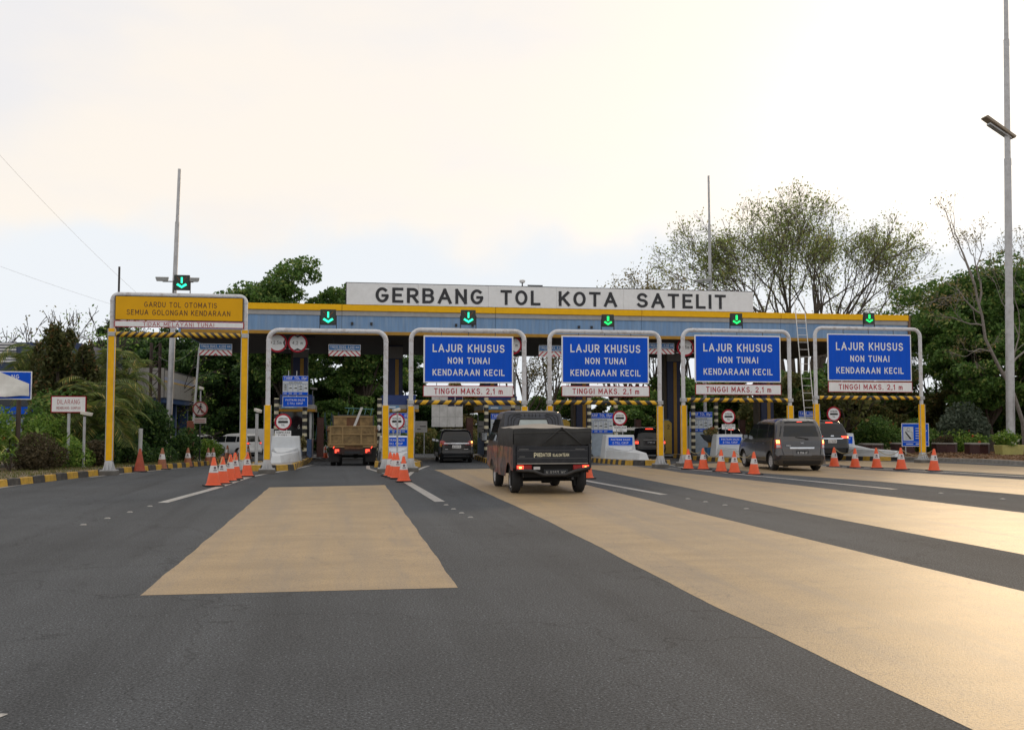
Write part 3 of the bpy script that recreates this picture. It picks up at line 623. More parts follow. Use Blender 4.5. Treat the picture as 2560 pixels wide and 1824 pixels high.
# hung height-limit plates: blue bar over red-white chevrons
chev = stripes('red chevrons', (.50, .02, .04), (.74, .74, .74), .22, 'x', diag=1.0, mirror=True, duty=.34, dirt=.1)
def limit_plate(x, y, z, wd, lab, rod=True):
    t = thing('height_limit_plate', lab, 'sign', (x, y, z), 0, 'height limit plates at the canopy')
    MB().box(-wd / 2, wd / 2, -.02, 0, .0, .27).build('plate', sign_white, t); MB().box(-wd / 2 + .02, wd / 2 - .02, -.024, -.018, .02, .25).build('plate_face', M('plate blue', (.03, .16, .42), .45), t)
    text('TINGGI MAKS. 4.200 mm', 0, -.028, .155, wd * .90, .115, sign_white, t, bold=.015); text('PP NOMOR 15 TAHUN 2005', 0, -.028, .055, wd * .62, .05, sign_white, t)
    MB().box(-wd / 2, wd / 2, -.02, 0, -.25, -.02).build('chevron_board', chev, t)
    if rod:
        for q in (-.35, .35): MB().tube([(q * wd, 0, .26), (q * wd, 0, 5.43 - z)], .01, 6).build('hanger', dark_steel, t)
    return t
limit_plate(.03, 45.75, 4.76, 1.42, 'blue height limit plate hanging in the dump truck lane')
limit_plate(9.65, 45.75, 4.84, 1.42, 'blue height limit plate hanging behind the pickup lane gantry')
limit_plate(14.85, 45.75, 5.02, 1.3, 'blue height limit plate under the canopy in the minivan lane')
lp = thing('leaning_pole', 'thin leaning grey pole carrying a height limit plate beside shrubs', 'pole', (-6.6, 46, gz(46) + .1))
MB().tube([(0, 0, -.05), (.29, 0, 5.0)], [.06, .045], 8).build('shaft', steel, lp, smooth=50)
p = limit_plate(-5.60, 45.97, 4.74, 1.40, 'blue height limit plate on the leaning grey pole', rod=False)
MB().tube([(-.72, .03, .1), (.1, .03, .1)], .015, 6).build('arm', steel, p)

def disc(t, x, y, z, r, ring=sign_red, face=sign_white, name='sign_disc', rw=.19):
    d = MB().lathe([(r, -.012), (r, .012)], 32, (x, y, z), 'y').build(name, ring, t, smooth=40)
    MB().lathe([(r * (1 - rw), -.006), (r * (1 - rw), .006)], 32, (x, y - .014, z), 'y').build('sign_face', face, d, smooth=40)
    return d
for x, kind, lab in ((-2.92, 'w', 'round red-ringed 2,5m width limit sign under the canopy'), (-2.04, 'h', 'round red-ringed 4,2 m height limit sign beside the width sign'), (7.70, 'h', 'round red-ringed limit sign half behind the LAJUR KHUSUS board next to the signless gantry'), (16.05, 'w', 'round red-ringed limit sign half behind the minivan gantry board')):
    z = 5.07 if x < 0 else 5.1
    t = thing('limit_sign', lab, 'road sign', (x, 45.7, z)); d = disc(t, 0, 0, 0, .43)
    for q in (-1, 1):
        if kind == 'h': MB().prism([(-.19, q * .33), (.19, q * .33), (0, q * .24)], -.028, -.022).build('arrow_mark', sign_black, d)
        else: MB().prism([(q * .33, -.19), (q * .33, .19), (q * .24, 0)], -.028, -.022).build('arrow_mark', sign_black, d)
    text('4,2 m' if kind == 'h' else '2,5m', 0, -.026, 0, .46 if kind == 'h' else .36, .15, sign_black, d, bold=.004)
    MB().box(-.5 if x < 0 else -.45, .5, .015, .04, -.28, -.25).build('bracket', steel, t)
    MB().tube([(0, .03, .2), (0, .03, 5.43 - z)], .015, 6).build('hanger', dark_steel, t)

# ================================================================ island furniture
crash_mat = M('white painted concrete', (.60, .64, .68), .6, var=.08, sc_=2, dirt=.3, dc=(.33, .32, .30), ds=1.5, bump=.08, bs=12)
def crash_block(x, y, lab, plen=3.4, noslant=0., sign=True, wd=1.2, ht=.98):
    z = gz(y) + .165; t = thing('crash_block', lab, 'crash barrier', (x, y, z), 0, 'white crash blocks on the island noses')
    hw = wd / 2
    b = MB(); b.hexa([(-hw - .09, -.05, 0), (hw + .09, -.05, 0), (hw + .09, .75, 0), (-hw - .09, .75, 0)], [(-hw, .02, ht), (hw, .02, ht), (hw, .6, ht), (-hw, .6, ht)])
    b.build('block', crash_mat, t, bevel=.02)
    p = MB(); d = noslant; zf = gz(y - plen) - gz(y)
    p.hexa([(-hw - .06, -.052, 0), (d - .20, -plen, zf), (d + .20, -plen, zf), (hw + .06, -.052, 0)], [(-hw - .0, -.03, .40), (d - .13, -plen + .12, .27 + zf), (d + .13, -plen + .12, .27 + zf), (hw, -.03, .40)])
    # ridge sloping up to the block front
    p.add([(-hw + .02, -.02, .40), (hw - .02, -.02, .40), (d + .12, -plen * .42, .36 + zf * .4), (d - .12, -plen * .42, .36 + zf * .4), (-hw + .06, .0, .54), (hw - .06, .0, .54)],
          [(0, 3, 4), (3, 2, 5, 4), (2, 1, 5), (0, 1, 2, 3), (0, 4, 5, 1)])
    p.build('prow', crash_mat, t, bevel=.015)
    if sign:
        sx = wd * .90; s_ = MB().box(-sx / 2, sx / 2, -.035, .03, .555, .945).build('sign_plate', sign_white, t, bevel=.01)
        MB().box(-sx / 2 + .02, sx / 2 - .02, -.040, -.032, .575, .925).build('sign_face', sign_blue, s_, bevel=.004)
        text('PASTIKAN SALDO', 0, -.044, .82, sx * .76, .085, sign_white, s_, bold=.01); text('E-TOLL CUKUP', 0, -.044, .68, sx * .62, .085, sign_white, s_, bold=.01)
    return t
def gate_sign(x, y, z, lab, plate=True, r=.33):
    zb = gz(y) + .165; t = thing('toll_gate_sign', lab, 'road sign', (x, y, zb), 0, 'round toll gate signs on the islands'); zc = z - zb
    for q in (-.14, .14): MB().tube([(q, .03, 0), (q, .03, zc)], .022, 8).build('post', steel, t)
    d = disc(t, 0, 0, zc, r, rw=.2)
    b = MB(); hw = r * .52; b.prism([(-hw, -.045), (hw, -.045), (hw + .03, 0), (hw, .045), (-hw, .045), (-hw - .03, 0)], -.028, -.022); b.v = [(a, bb, c_ + zc) for a, bb, c_ in b.v]; b.build('bar', sign_black, d)
    text('GERBANG', 0, -.026, zc + r * .37, r * 1.05, r * .23, sign_black, d, bold=.02); text('TOL', 0, -.026, zc - r * .38, r * .42, r * .22, sign_black, d, bold=.02)
    if plate:
        p = MB().box(-r * .96, r * .96, -.015, .01, zc - r - .27, zc - r - .02).build('lower_plate', sign_white, t, bevel=.006)
        text('TEMPELKAN', 0, -.020, zc - r - .09, r * 1.65, .083, sign_black, p, bold=.02); text('E-TOLL', 0, -.020, zc - r - .205, r * 1.05, .078, sign_black, p, bold=.02)
    return t
pole_mat = stripes('black cream rings', (.62, .58, .42), (.018, .018, .02), .33, 'z', duty=.42)
def ring_pole(x, y, h, lab, grp):
    z = gz(y) + .165; o = MB().tube([(0, 0, .0), (0, 0, .05), (0, 0, h - .02), (0, 0, h)], [.16, .105, .105, .09], 14)
    t = thing('striped_bollard', lab, 'bollard', (x, y, z), 0, grp)
    MB().tube([(0, 0, .12), (0, 0, h - .01), (0, 0, h)], [.105, .105, .085], 14).build('shaft', pole_mat, t, smooth=40)
    MB().lathe([(.2, -.01), (.2, .03), (.14, .12), (.105, .14)], 14).build('foot', black_paint, t, smooth=40)
    return t
cell = M('tariff cell', (.55, .60, .64), .5); tline = M('tariff line', (.03, .10, .32), .5)
def tariff_board(x, y, z0, z1, wd, lab, panel=True, extra=False):
    zb = gz(y) + .165; t = thing('tariff_board', lab, 'sign board', (x, y, zb), 0, 'toll tariff boards'); a, b = z0 - zb, z1 - zb; H_ = b - a; hw = wd / 2
    MB().box(-hw, hw, -.03, .0, a, b).build('board', cell, t, bevel=.006)
    MB().box(-hw + .01, hw - .01, -.036, -.028, b - H_ * .27, b - .01).build('header', sign_blue, t); MB().box(-hw + .01, hw - .01, -.036, -.028, a + .01, a + H_ * .16).build('footer', sign_blue, t)
    text('TARIF TOL (Rp)', 0, -.04, b - H_ * .12, wd * .9, H_ * .135, sign_white, t, bold=.012); text('GOLONGAN', 0, -.04, b - H_ * .345, wd * .5, H_ * .075, sign_black, t)
    MB().box(-hw * .9, hw * .75, -.0375, -.0355, b - H_ * .235, b - H_ * .222).build('header_rule', cell, t)
    MB().box(-hw + .01, hw - .01, -.034, -.028, b - H_ * .42, b - H_ * .405).build('rule', tline, t)
    for i in range(1, 5): MB().box(-hw + wd * i / 5 - .006, -hw + wd * i / 5 + .006, -.034, -.028, a + H_ * .16, b - H_ * .42).build('rule', tline, t)
    for i in range(5):
        cx = -hw + wd * (i + .5) / 5; text(('I', 'II', 'III', 'IV', 'V')[i], cx, -.036, b - H_ * .48, .02 + .014 * (1, 2, 3, 2, 1)[i], H_ * .045, sign_black, t)
        zc = a + H_ * .34; sw = wd * .065
        rows_ = ((0,), (0,), (0,), (.08, -.05), (0,))[i] if i else (.14, .07, 0, -.07)
        for dz in rows_:
            k = .6 if i == 0 else 1
            MB().prism([(cx - sw, zc + dz * H_), (cx + sw * .9, zc + dz * H_), (cx + sw * .9, zc + dz * H_ + .04 * k), (cx - sw * .1, zc + dz * H_ + .045 * k), (cx - sw * .5, zc + dz * H_ + .02 * k), (cx - sw, zc + dz * H_ + .018 * k)], -.038, -.031).build('vehicle_mark', sign_black, t)
        if i < 4: MB().box(cx - sw, cx + sw, -.039, -.035, a + H_ * .065, a + H_ * .10).build('price_mark', cell, t)
    if panel:
        MB().box(-hw * 1.02, hw * 1.02, .002, .35, 0, a + H_ * .3).build('wall', M('pale blue wall', (.30, .37, .45), .6, var=.1, dirt=.35, ds=1.5), t, bevel=.01)
    else:
        for q in (-.3, .05): MB().tube([(q, .02, a - .5), (q, .02, b + .22)], .02, 8).build('post', steel, t)
    if extra:
        p = MB().box(-hw, hw, -.03, 0, a - .52, a - .05).build('lower_plate', sign_white, t, bevel=.006); MB().box(-hw + .02, hw - .02, -.035, -.028, a - .50, a - .07).build('plate_face', sign_blue, p)
        text('PASTIKAN SALDO', 0, -.038, a - .21, wd * .76, .09, sign_white, p); text('E-TOLL CUKUP', 0, -.038, a - .36, wd * .6, .09, sign_white, p)
    return t
def booth(x, y, lab, num=None, wd=1.5, ln_=3.0):
    z = gz(y) + .165; t = thing('toll_booth', lab, 'toll booth', (x, y, z), 0, 'glazed toll booths'); h = wd / 2; grey = M('booth grey', (.30, .30, .30), .5, dirt=.2); 
    lb = M('booth blue base', (.05, .10, .22), .5, dirt=.25)
    MB().box(-h, h, 0, ln_, 0, .85).build('lower_wall', lb, t, bevel=.01)
    for q in (-1, 1):
        for yy_ in (0, ln_): MB().box(q * h - .05 - .05 * q, q * h + .05 - .05 * q, yy_ - .0, yy_ + (.1 if yy_ == 0 else -.1), .85, 2.1).build('corner_post', M('booth white', (.50, .52, .54), .5, dirt=.25), t)
        MB().box(q * (h - .03) - .01, q * (h - .03) + .01, .1, ln_ - .1, .86, 2.1).build('side_glass', glass_dark, t)
    MB().box(-h + .1, h - .1, .03, .05, .86, 2.1).build('front_glass', glass_dark, t)
    MB().box(-h + .3, h - .3, ln_ * .5, ln_ * .55, .86, 1.9).build('back_partition', M('booth interior', (.03, .03, .035), .7), t)
    MB().box(-h - .16, h + .16, -.22, ln_ + .2, 2.1, 2.22).build('roof_trim', ochre, t, bevel=.008); MB().box(-h - .15, h + .15, -.21, ln_ + .19, 2.222, 2.42).build('roof_band', grey, t, bevel=.008)
    MB().box(-h - .02, h + .02, -.1, ln_, 2.422, 2.88).build('roof_box', M('booth blue', (.015, .045, .19), .45), t, bevel=.01)
    p = MB().box(-h + .05, -h + .75, -.24, -.212, 2.25, 2.40).build('name_plate', M('pale blue plate', (.14, .32, .55), .5), t); MB().box(-h + .22, -h + .58, -.243, -.238, 2.29, 2.35).build('plate_mark', sign_white, p)
    if num: text(num, .12, .025, 1.42, .1, .19, M('number grey', (.45, .45, .43), .6), t)
    return t
barn = M('rust brown panel', (.085, .03, .022), .6, var=.2, dirt=.3)
def barrier(x, y, lab, side=1, arm=True):
    z = gz(y) + .165; t = thing('barrier_gate', lab, 'barrier', (x, y, z), 0, 'barrier machines beside the lanes')
    MB().box(-.16, .16, 0, .3, 0, 1.85).build('cabinet', barn, t, bevel=.015)
    if arm: MB().tube([(0, -.05, .95), (side * .75, -.1, 1.10), (side * .95, -.1, 1.3)], .035, 6).build('arm', stripes('arm stripes', (.5, .28, .02), (.03, .03, .03), .16, 'x', diag=1.), t)
    return t
mach_y = M('machine yellow', (.55, .36, .05), .5, var=.1, dirt=.3, ds=4)
def machine(x, y, num, lab):
    z = gz(y) + .165; t = thing('toll_reader', lab, 'toll machine', (x, y, z), 0, 'yellow card readers on the islands')
    MB().prism([(-.28, 0), (.28, 0), (.28, 1.62), (.1, 1.78), (-.12, 1.78), (-.28, 1.2)], -.02, .75).build('cabinet', mach_y, t, bevel=.02)
    MB().hexa([(-.36, 0, .75), (-.285, 0, .75), (-.285, .7, .75), (-.36, .7, .75)], [(-.30, 0, 1.55), (-.20, 0, 1.55), (-.20, .7, 1.55), (-.30, .7, 1.55)]).build('screen', M('reader screen', (.05, .07, .10), .2), t)
    MB().box(-.20, .12, -.05, .7, 1.781, 1.82).build('hood', M('reader hood blue', (.20, .30, .42), .5), t)
    if num: text(num, .09, -.025, 1.42, .12, .22, sign_black, t)
    return t
def bowl_plant(x, y, lab):
    z = gz(y) + .165; t = thing('pedestal_planter', lab, 'planter', (x, y, z))
    MB().box(-.22, .22, -.22, .22, 0, .42).build('plinth', M('planter blue', (.03, .13, .28), .6, dirt=.3), t, bevel=.02)
    MB().lathe([(.14, .42), (.10, .5), (.10, .6), (.14, .66)], 14).build('stem', ochre, t, smooth=40)
    MB().lathe([(.12, .66), (.30, .78), (.44, .98), (.48, 1.03), (.44, 1.04), (.36, .98)], 18).build('bowl', M('bowl slate', (.06, .075, .09), .7, dirt=.3), t, smooth=40)
    return t
IB = 'ringed bollards on the islands'
# island 6 (with a manned booth)
crash_block(-2.2, 40.0, 'white crash block beside the signless gantry post with slim camera pole', plen=4.2, noslant=-.1, sign=False, wd=1.05)
gate_sign(-2.36, 41.0, 1.55, 'round GERBANG TOL sign in front of the booth numbered 6')
ring_pole(-2.94, 46, 2.70, 'black and cream ringed bollard left of the booth numbered 6', IB); ring_pole(-1.70, 46, 2.70, 'black and cream ringed bollard right of the booth numbered 6', IB)
tariff_board(-2.08, 45.0, 2.72, 3.57, 1.09, 'high toll tariff board on posts above the booth numbered 6', panel=False, extra=True)
booth(-2.12, 46.9, 'toll booth numbered 6 with yellow trim and blue roof box', '6', 1.4); barrier(-1.05, 47.6, 'rust brown barrier cabinet beside the booth numbered 6', 1, False)
# island 5
crash_block(2.0, 40.0, 'white crash block framed by two yellow gantry posts', plen=3.6, wd=1.15)
gate_sign(2.14, 41.0, 1.57, 'round GERBANG TOL sign behind a small camera pole between yellow posts', False)
ring_pole(1.62, 46, 2.70, 'ringed bollard hugging the right post of the signless gantry', IB); ring_pole(3.0, 46.6, 2.70, 'ringed bollard behind the left post of the first blue gantry', IB)
tariff_board(2.45, 45.6, 1.05, 1.95, 1.1, 'toll tariff board half hidden behind the camera pole sign'); booth(2.55, 46.9, 'blue-roofed toll booth on the island with clustered cones', None, 1.5)
# island 4
crash_block(7.0, 41.5, 'white crash block hidden behind the dark pickup', plen=3.4); gate_sign(7.05, 42.6, 1.64, 'round GERBANG TOL sign peeping over the pickup cab', False)
ring_pole(6.60, 46.6, 2.78, 'ringed bollard right of the small black hatchback', IB); ring_pole(7.97, 47.2, 2.95, 'ringed bollard behind the pickup cab', IB)
tariff_board(7.45, 46.9, .95, 1.95, 1.2, 'toll tariff board just left of the pickup cab'); booth(7.55, 48.2, 'yellow-trimmed toll booth behind the pickup cab', None, 1.5); barrier(6.05, 48.4, 'rust brown barrier cabinet right of the small black hatchback', -1)
# island 3
crash_block(11.78, 42.0, 'white crash block with long prow right of the pickup', plen=4.3, noslant=-.25, wd=1.24, ht=1.02); gate_sign(12.04, 43.0, 1.72, 'round GERBANG TOL sign on the crash block right of the pickup')
ring_pole(11.55, 46.6, 2.85, 'ringed bollard left of the tariff board right of the pickup', IB); ring_pole(12.96, 47.0, 2.85, 'ringed bollard behind the sign right of the pickup', IB)
tariff_board(12.18, 46.9, 1.02, 1.98, 1.22, 'toll tariff board right of the pickup load'); machine(11.1, 50.0, None, 'yellow card reader just right of the pickup cab roof')
# island 2
crash_block(17.95, 45.0, 'white crash block left of the grey minivan', plen=3.4, wd=1.28, ht=1.05); gate_sign(18.28, 46.0, 1.81, 'round GERBANG TOL sign left of the grey minivan', r=.35)
ring_pole(17.08, 47.6, 2.95, 'ringed bollard left of the bowl planter', IB); ring_pole(18.50, 48.2, 2.9, 'ringed bollard right of the bowl planter', IB)
tariff_board(17.62, 48.0, 1.06, 2.06, 1.2, 'toll tariff board behind the bowl planter'); machine(16.9, 51.2, '2', 'yellow card reader numbered 2 between two yellow posts'); bowl_plant(17.35, 46.0, 'dark bowl planter on a blue plinth left of the minivan')
lp = thing('lamp_post', 'slim white post behind the bowl planter', 'pole', (18.6, 50, gz(50) + .15)); MB().tube([(0, 0, 0), (0, 0, 4.9)], .09, 10).build('shaft', pipe_mat, lp, smooth=40)
# island 1
crash_block(24.1, 46.0, 'white crash block with low nose right of the black SUV', plen=4.6, noslant=.35, wd=1.3, ht=1.08); gate_sign(24.23, 47.0, 1.95, 'round GERBANG TOL sign right of the minivan roof', False, r=.37)
tariff_board(23.9, 49.0, 1.06, 2.12, 1.2, 'toll tariff board above the minivan roof'); machine(22.6, 51.0, None, 'yellow card reader seen over the minivan bonnet'); barrier(15.6, 52, 'rust brown barrier cabinet between two ringed bollards', 1, False); barrier(21.9, 53, 'rust brown barrier cabinet above the minivan bonnet', 1, False)

# ladder against the canopy
ld = thing('ladder', 'tall pale steel ladder leaning on the canopy edge', 'ladder', (21.62, 44.55, gz(44.5)))
for q in (-.24, .24): MB().tube([(q + .14, -.3, 0), (q - .10, .32, 7.0), (q - .11, .40, 7.7), (q - .11 + .0, .62, 7.85)], .02, 8).build('rail', M('ladder aluminium', (.78, .78, .77), .5), ld)
for i in range(20):
    z = .4 + i * .345; f = z / 7.0; x = .14 - .24 * f; MB().tube([(x - .24, -.3 + .62 * f, z), (x + .24, -.3 + .62 * f, z)], .011, 6).build('rung', MATS['ladder aluminium'], ld)

# ================================================================ cones
cone_or = M('cone orange', (.78, .105, .028), .5, var=.1, sc_=6, dirt=.18, dc=(.25, .08, .05), ds=5)
cone_old = M('faded cone red', (.36, .062, .03), .65, var=.25, sc_=6, dirt=.55, dc=(.12, .07, .05), ds=5)
cone_old2 = M('faded cone brown', (.30, .11, .055), .65, var=.25, sc_=6, dirt=.5, dc=(.14, .09, .06), ds=5)
sleeve_m = M('cone sleeve', (.62, .62, .62), .5, var=.1, dirt=.3); emb = M('sleeve emblem', (.13, .08, .10), .6)
def cone_mesh(body, sleeve=True, s=1.):
    t = bpy.data.objects.new('traffic_cone', None); col.objects.link(t)
    def rr(z): return .172 - (z - .03) / .67 * .142
    MB().lathe([(rr(.03) + .03, .03), (rr(.05), .05), (rr(.68), .68), (rr(.70) - .008, .70)], 20).build('cone_body', body, t, smooth=40)
    MB().box(-.21, .21, -.21, .21, 0, .032).build('cone_base', rubber, t, bevel=.01)
    if sleeve:
        MB().lathe([(rr(.33) + .003, .33), (rr(.50) + .003, .50)], 20, closed=False).build('sleeve', sleeve_m, t, smooth=40)
        e = MB()
        for a in np.linspace(0, 2 * math.pi, 10, endpoint=False): pass
        ring = [(.032 * math.cos(a), .445 + .032 * math.sin(a)) for a in np.linspace(0, 2 * math.pi, 10, endpoint=False)]
        e.add([(x, -rr(z) - .006, z) for x, z in ring], [tuple(range(10))]); e.add([(-.045, -rr(.375) - .006, .375), (.045, -rr(.375) - .006, .375), (.045, -rr(.395) - .006, .395), (-.045, -rr(.395) - .006, .395)], [(0, 1, 2, 3)])
        e.build('emblem', emb, t)
    return t
proto = {'new': cone_mesh(cone_or), 'red': cone_mesh(cone_old, False), 'old': cone_mesh(cone_old2)}
used = set()
def cone(kind, x, y, lab, grp=None, s=.97, z=0.):
    p = proto[kind]; rz = random.uniform(-.5, .5)
    if kind in used: o = copy_tree(p, (x, y, gz(y) + .006 + z), rz)
    else: used.add(kind); o = p; o.location = (x, y, gz(y) + .006 + z); o.rotation_euler = (0, 0, rz)
    s *= random.uniform(.98, 1.03); o.scale = (s, s, s * random.uniform(.97, 1.03)); o.rotation_euler = (random.uniform(-.02, .02), random.uniform(-.02, .02), rz); tag(o, lab, 'traffic cone', grp); return o
A = [(-3.05, 25.0), (-2.95, 25.95), (-2.90, 27.15), (-2.86, 28.1), (-2.66, 29.3)]
for x, y in A: cone('new', x, y, 'orange cone with white sleeve in the roped row near the yellow gantry right leg', 'cones by the yellow gantry')
B = [(1.33, 28.83), (1.41, 28.18), (1.46, 27.56), (1.55, 26.05)]
for x, y in B: cone('new', x, y, 'orange cone in the tight bunch between the two yellow posts', 'bunched cones by the island nose')
Cc = [(11.18, 31.66), (11.56, 31.3), (11.55, 29.7), (11.67, 28.93), (11.88, 27.95)]
for x, y in Cc: cone('new', x, y, 'orange cone in the row left of the grey minivan', 'cones left of the minivan')
Dd = [(16.95, 32.9), (17.17, 31.86), (17.58, 31.18), (17.77, 30.0), (18.34, 29.08)]
for x, y in Dd: cone('new', x, y, 'orange cone in the row right of the grey minivan', 'cones right of the minivan')
cone('new', 6.55, 26.7, 'orange cone mostly hidden behind the pickup right rear wheel')
cone('red', -6.30, 33.2, 'faded plain red cone without sleeve by the painted kerb', s=1.0)
for x, y in ((-6.02, 35.5), (-5.72, 39.2), (-5.45, 42.9), (-5.38, 43.8)): cone('old', x, y, 'faded brownish cone standing along the painted left kerb', 'faded cones along the left kerb', 1.0)
for x, y in ((-5.66, 51.8), (-5.2, 53.2), (-4.9, 54.5)): cone('old', x, y, 'dull cone beside the white minivan beyond the yellow gantry', 'cones by the white minivan', 1.0)
for x, y in ((-.95, 56.0), (-.55, 55.0)): cone('new', x, y, 'orange cone left of the dump truck beside the booth', 'cones left of the dump truck', .9)
rope_m = M('rope', (.38, .32, .18), .9)
def rope(P, lab):
    pts = []
    for a, b in zip(P, P[1:]):
        d = math.hypot(b[0] - a[0], b[1] - a[1])
        for i in range(9): t = i / 8; pts.append((a[0] + (b[0] - a[0]) * t, a[1] + (b[1] - a[1]) * t, gz(a[1]) + .67 - min(.3, .10 + .09 * d) * 4 * t * (1 - t)))
    o = MB().tube(pts, .011, 5).build('rope', rope_m); tag(o, lab, 'rope')
rope(A, 'sagging rope linking the cones near the yellow gantry leg'); rope(Cc[:3], 'sagging rope on the cones left of the minivan'); rope(Cc[3:], 'short sagging rope beside the minivan front wheel'); rope([Dd[0], Dd[1]], 'short rope linking cones just right of the minivan'); rope(Dd[2:], 'sagging rope linking cones in front of the right verge')

# ================================================================ poles and cameras
def cctv(x, y, h, lab, ang=0., r=.035, zb=0., box=True):
    z = gz(y) + zb; t = thing('camera_pole', lab, 'camera pole', (x, y, z), ang)
    MB().tube([(0, 0, 0), (0, 0, h)], r, 8).build('shaft', steel, t, smooth=40); MB().lathe([(.1, 0), (.1, .02), (.04, .06)], 10).build('foot', steel, t)
    b = MB(); b.hexa([(-.05, -.22, h + .02), (.05, -.22, h + .02), (.05, .12, h + .08), (-.05, .12, h + .08)], [(-.05, -.25, h + .12), (.05, -.25, h + .12), (.05, .12, h + .18), (-.05, .12, h + .18)]); b.build('camera', M('camera beige', (.62, .60, .54), .5), t, bevel=.012)
    MB().tube([(0, 0, h - .02), (0, 0, h + .08)], .03, 6).build('bracket', dark_steel, t); return t
cctv(-2.80, 34.0, 1.85, 'short grey camera pole left of the signless gantry post', .6, .05)
cctv(1.99, 37.6, 1.82, 'short camera pole in front of the round sign between yellow posts', -.8, .035, .165)
cctv(-5.95, 44.0, 2.95, 'slim camera pole beside the no-walking sign', .5, .03, .16)
cctv(-7.90, 32.9, 1.58, 'grey camera post right of the litter sign', 1.45, .04, .14)
cctv(-1.55, 52.0, 3.3, 'thin pole with white camera right of the tariff board over booth 6', 1.2, .02, .165)
def mast(x, y, h, lab, r0, lamps, tilt=0., seg=()):
    z = gz(y); t = thing('light_mast', lab, 'light mast', (x, y, z)); n = len(seg) + 1; zs = [0] + list(seg) + [h]
    for i in range(n): MB().tube([(tilt * zs[i] / h, 0, zs[i] - .05), (tilt * zs[i + 1] / h, 0, zs[i + 1])], [r0 * (1 - .22 * i), r0 * (1 - .22 * i) * .93], 14).build('mast_section', M('mast grey', (.50, .51, .53), .45, metal=.2, dirt=.3), t, smooth=40)
    for (dx, dz, rz) in lamps:
        MB().box(min(0, dx) + tilt * dz / h, max(0, dx) + tilt * dz / h, -.04, .04, dz - .09, dz - .03).build('arm', steel, t)
        l = MB(); xx = dx + tilt * dz / h; l.hexa([(xx - .28, -.30, dz - .10), (xx + .28, -.30, dz - .10), (xx + .28, .12, dz), (xx - .28, .12, dz)], [(xx - .36, -.30, dz + .14), (xx + .36, -.30, dz + .14), (xx + .30, .2, dz + .22), (xx - .30, .2, dz + .22)]); l.build('floodlight', M('floodlight housing', (.30, .31, .31), .5), t, bevel=.02)
    return t
mast(-9.55, 58, 16.2, 'tall thin mast with floodlights rising above the yellow gantry', .17, [(-.65, 9.9, 0), (.45, 9.95, 0), (1.0, 9.9, 0)], .35, (7.0, 13.2))
mast(28.5, 75, 21.9, 'far mast with floodlights in front of the bare spreading tree', .16, [(-1.0, 13.4, 0), (-.35, 13.5, 0)], -.1, (12, 18))
p = thing('thin_pole', 'thin dark pole rising behind the left leg of the yellow gantry', 'pole', (-10.6, 50, gz(50))); MB().tube([(0, 0, 0), (0, 0, 9.2)], .05, 8).build('shaft', dark_steel, p)
t = thing('lamp_mast', 'very tall grey lamp mast beside the yellow planter', 'light mast', (33.55, 46.4, gz(46) + .12)); mg = MATS['mast grey']
for a, b, r in ((0, 7.7, .215), (7.7, 15.3, .185), (15.3, 21.6, .15), (21.6, 26, .115)):
    MB().tube([(.45 * a / 23.3, 0, a), (.45 * b / 23.3, 0, b)], [r, r * .92], 18).build('mast_section', mg, t, smooth=40)
    MB().tube([(.45 * b / 23.3, 0, b - .35), (.45 * b / 23.3, 0, b)], r * .96, 18).build('mast_joint', mg, t, smooth=40)
for i in range(6): a = i * math.pi / 3; MB().prism([(.24, 0), (.42, 0), (.24, .4)], -.012, .012).build('gusset', mg, t).rotation_euler = (0, 0, a)
MB().hexa([(-.75, -.16, 17.02), (.45, -.16, 16.32), (.45, .16, 16.32), (-.75, .16, 17.02)], [(-.75, -.16, 17.10), (.45, -.16, 16.40), (.45, .16, 16.40), (-.75, .16, 17.10)]).build('lamp_bracket', steel, t)
MB().hexa([(-1.05, -.24, 17.38), (.62, -.24, 16.34), (.62, .24, 16.34), (-1.05, .24, 17.38)], [(-.92, -.24, 17.48), (.70, -.24, 16.47), (.70, .24, 16.47), (-.92, .24, 17.48)]).build('lamp_head', M('lamp panel', (.30, .25, .19), .5), t, bevel=.02)
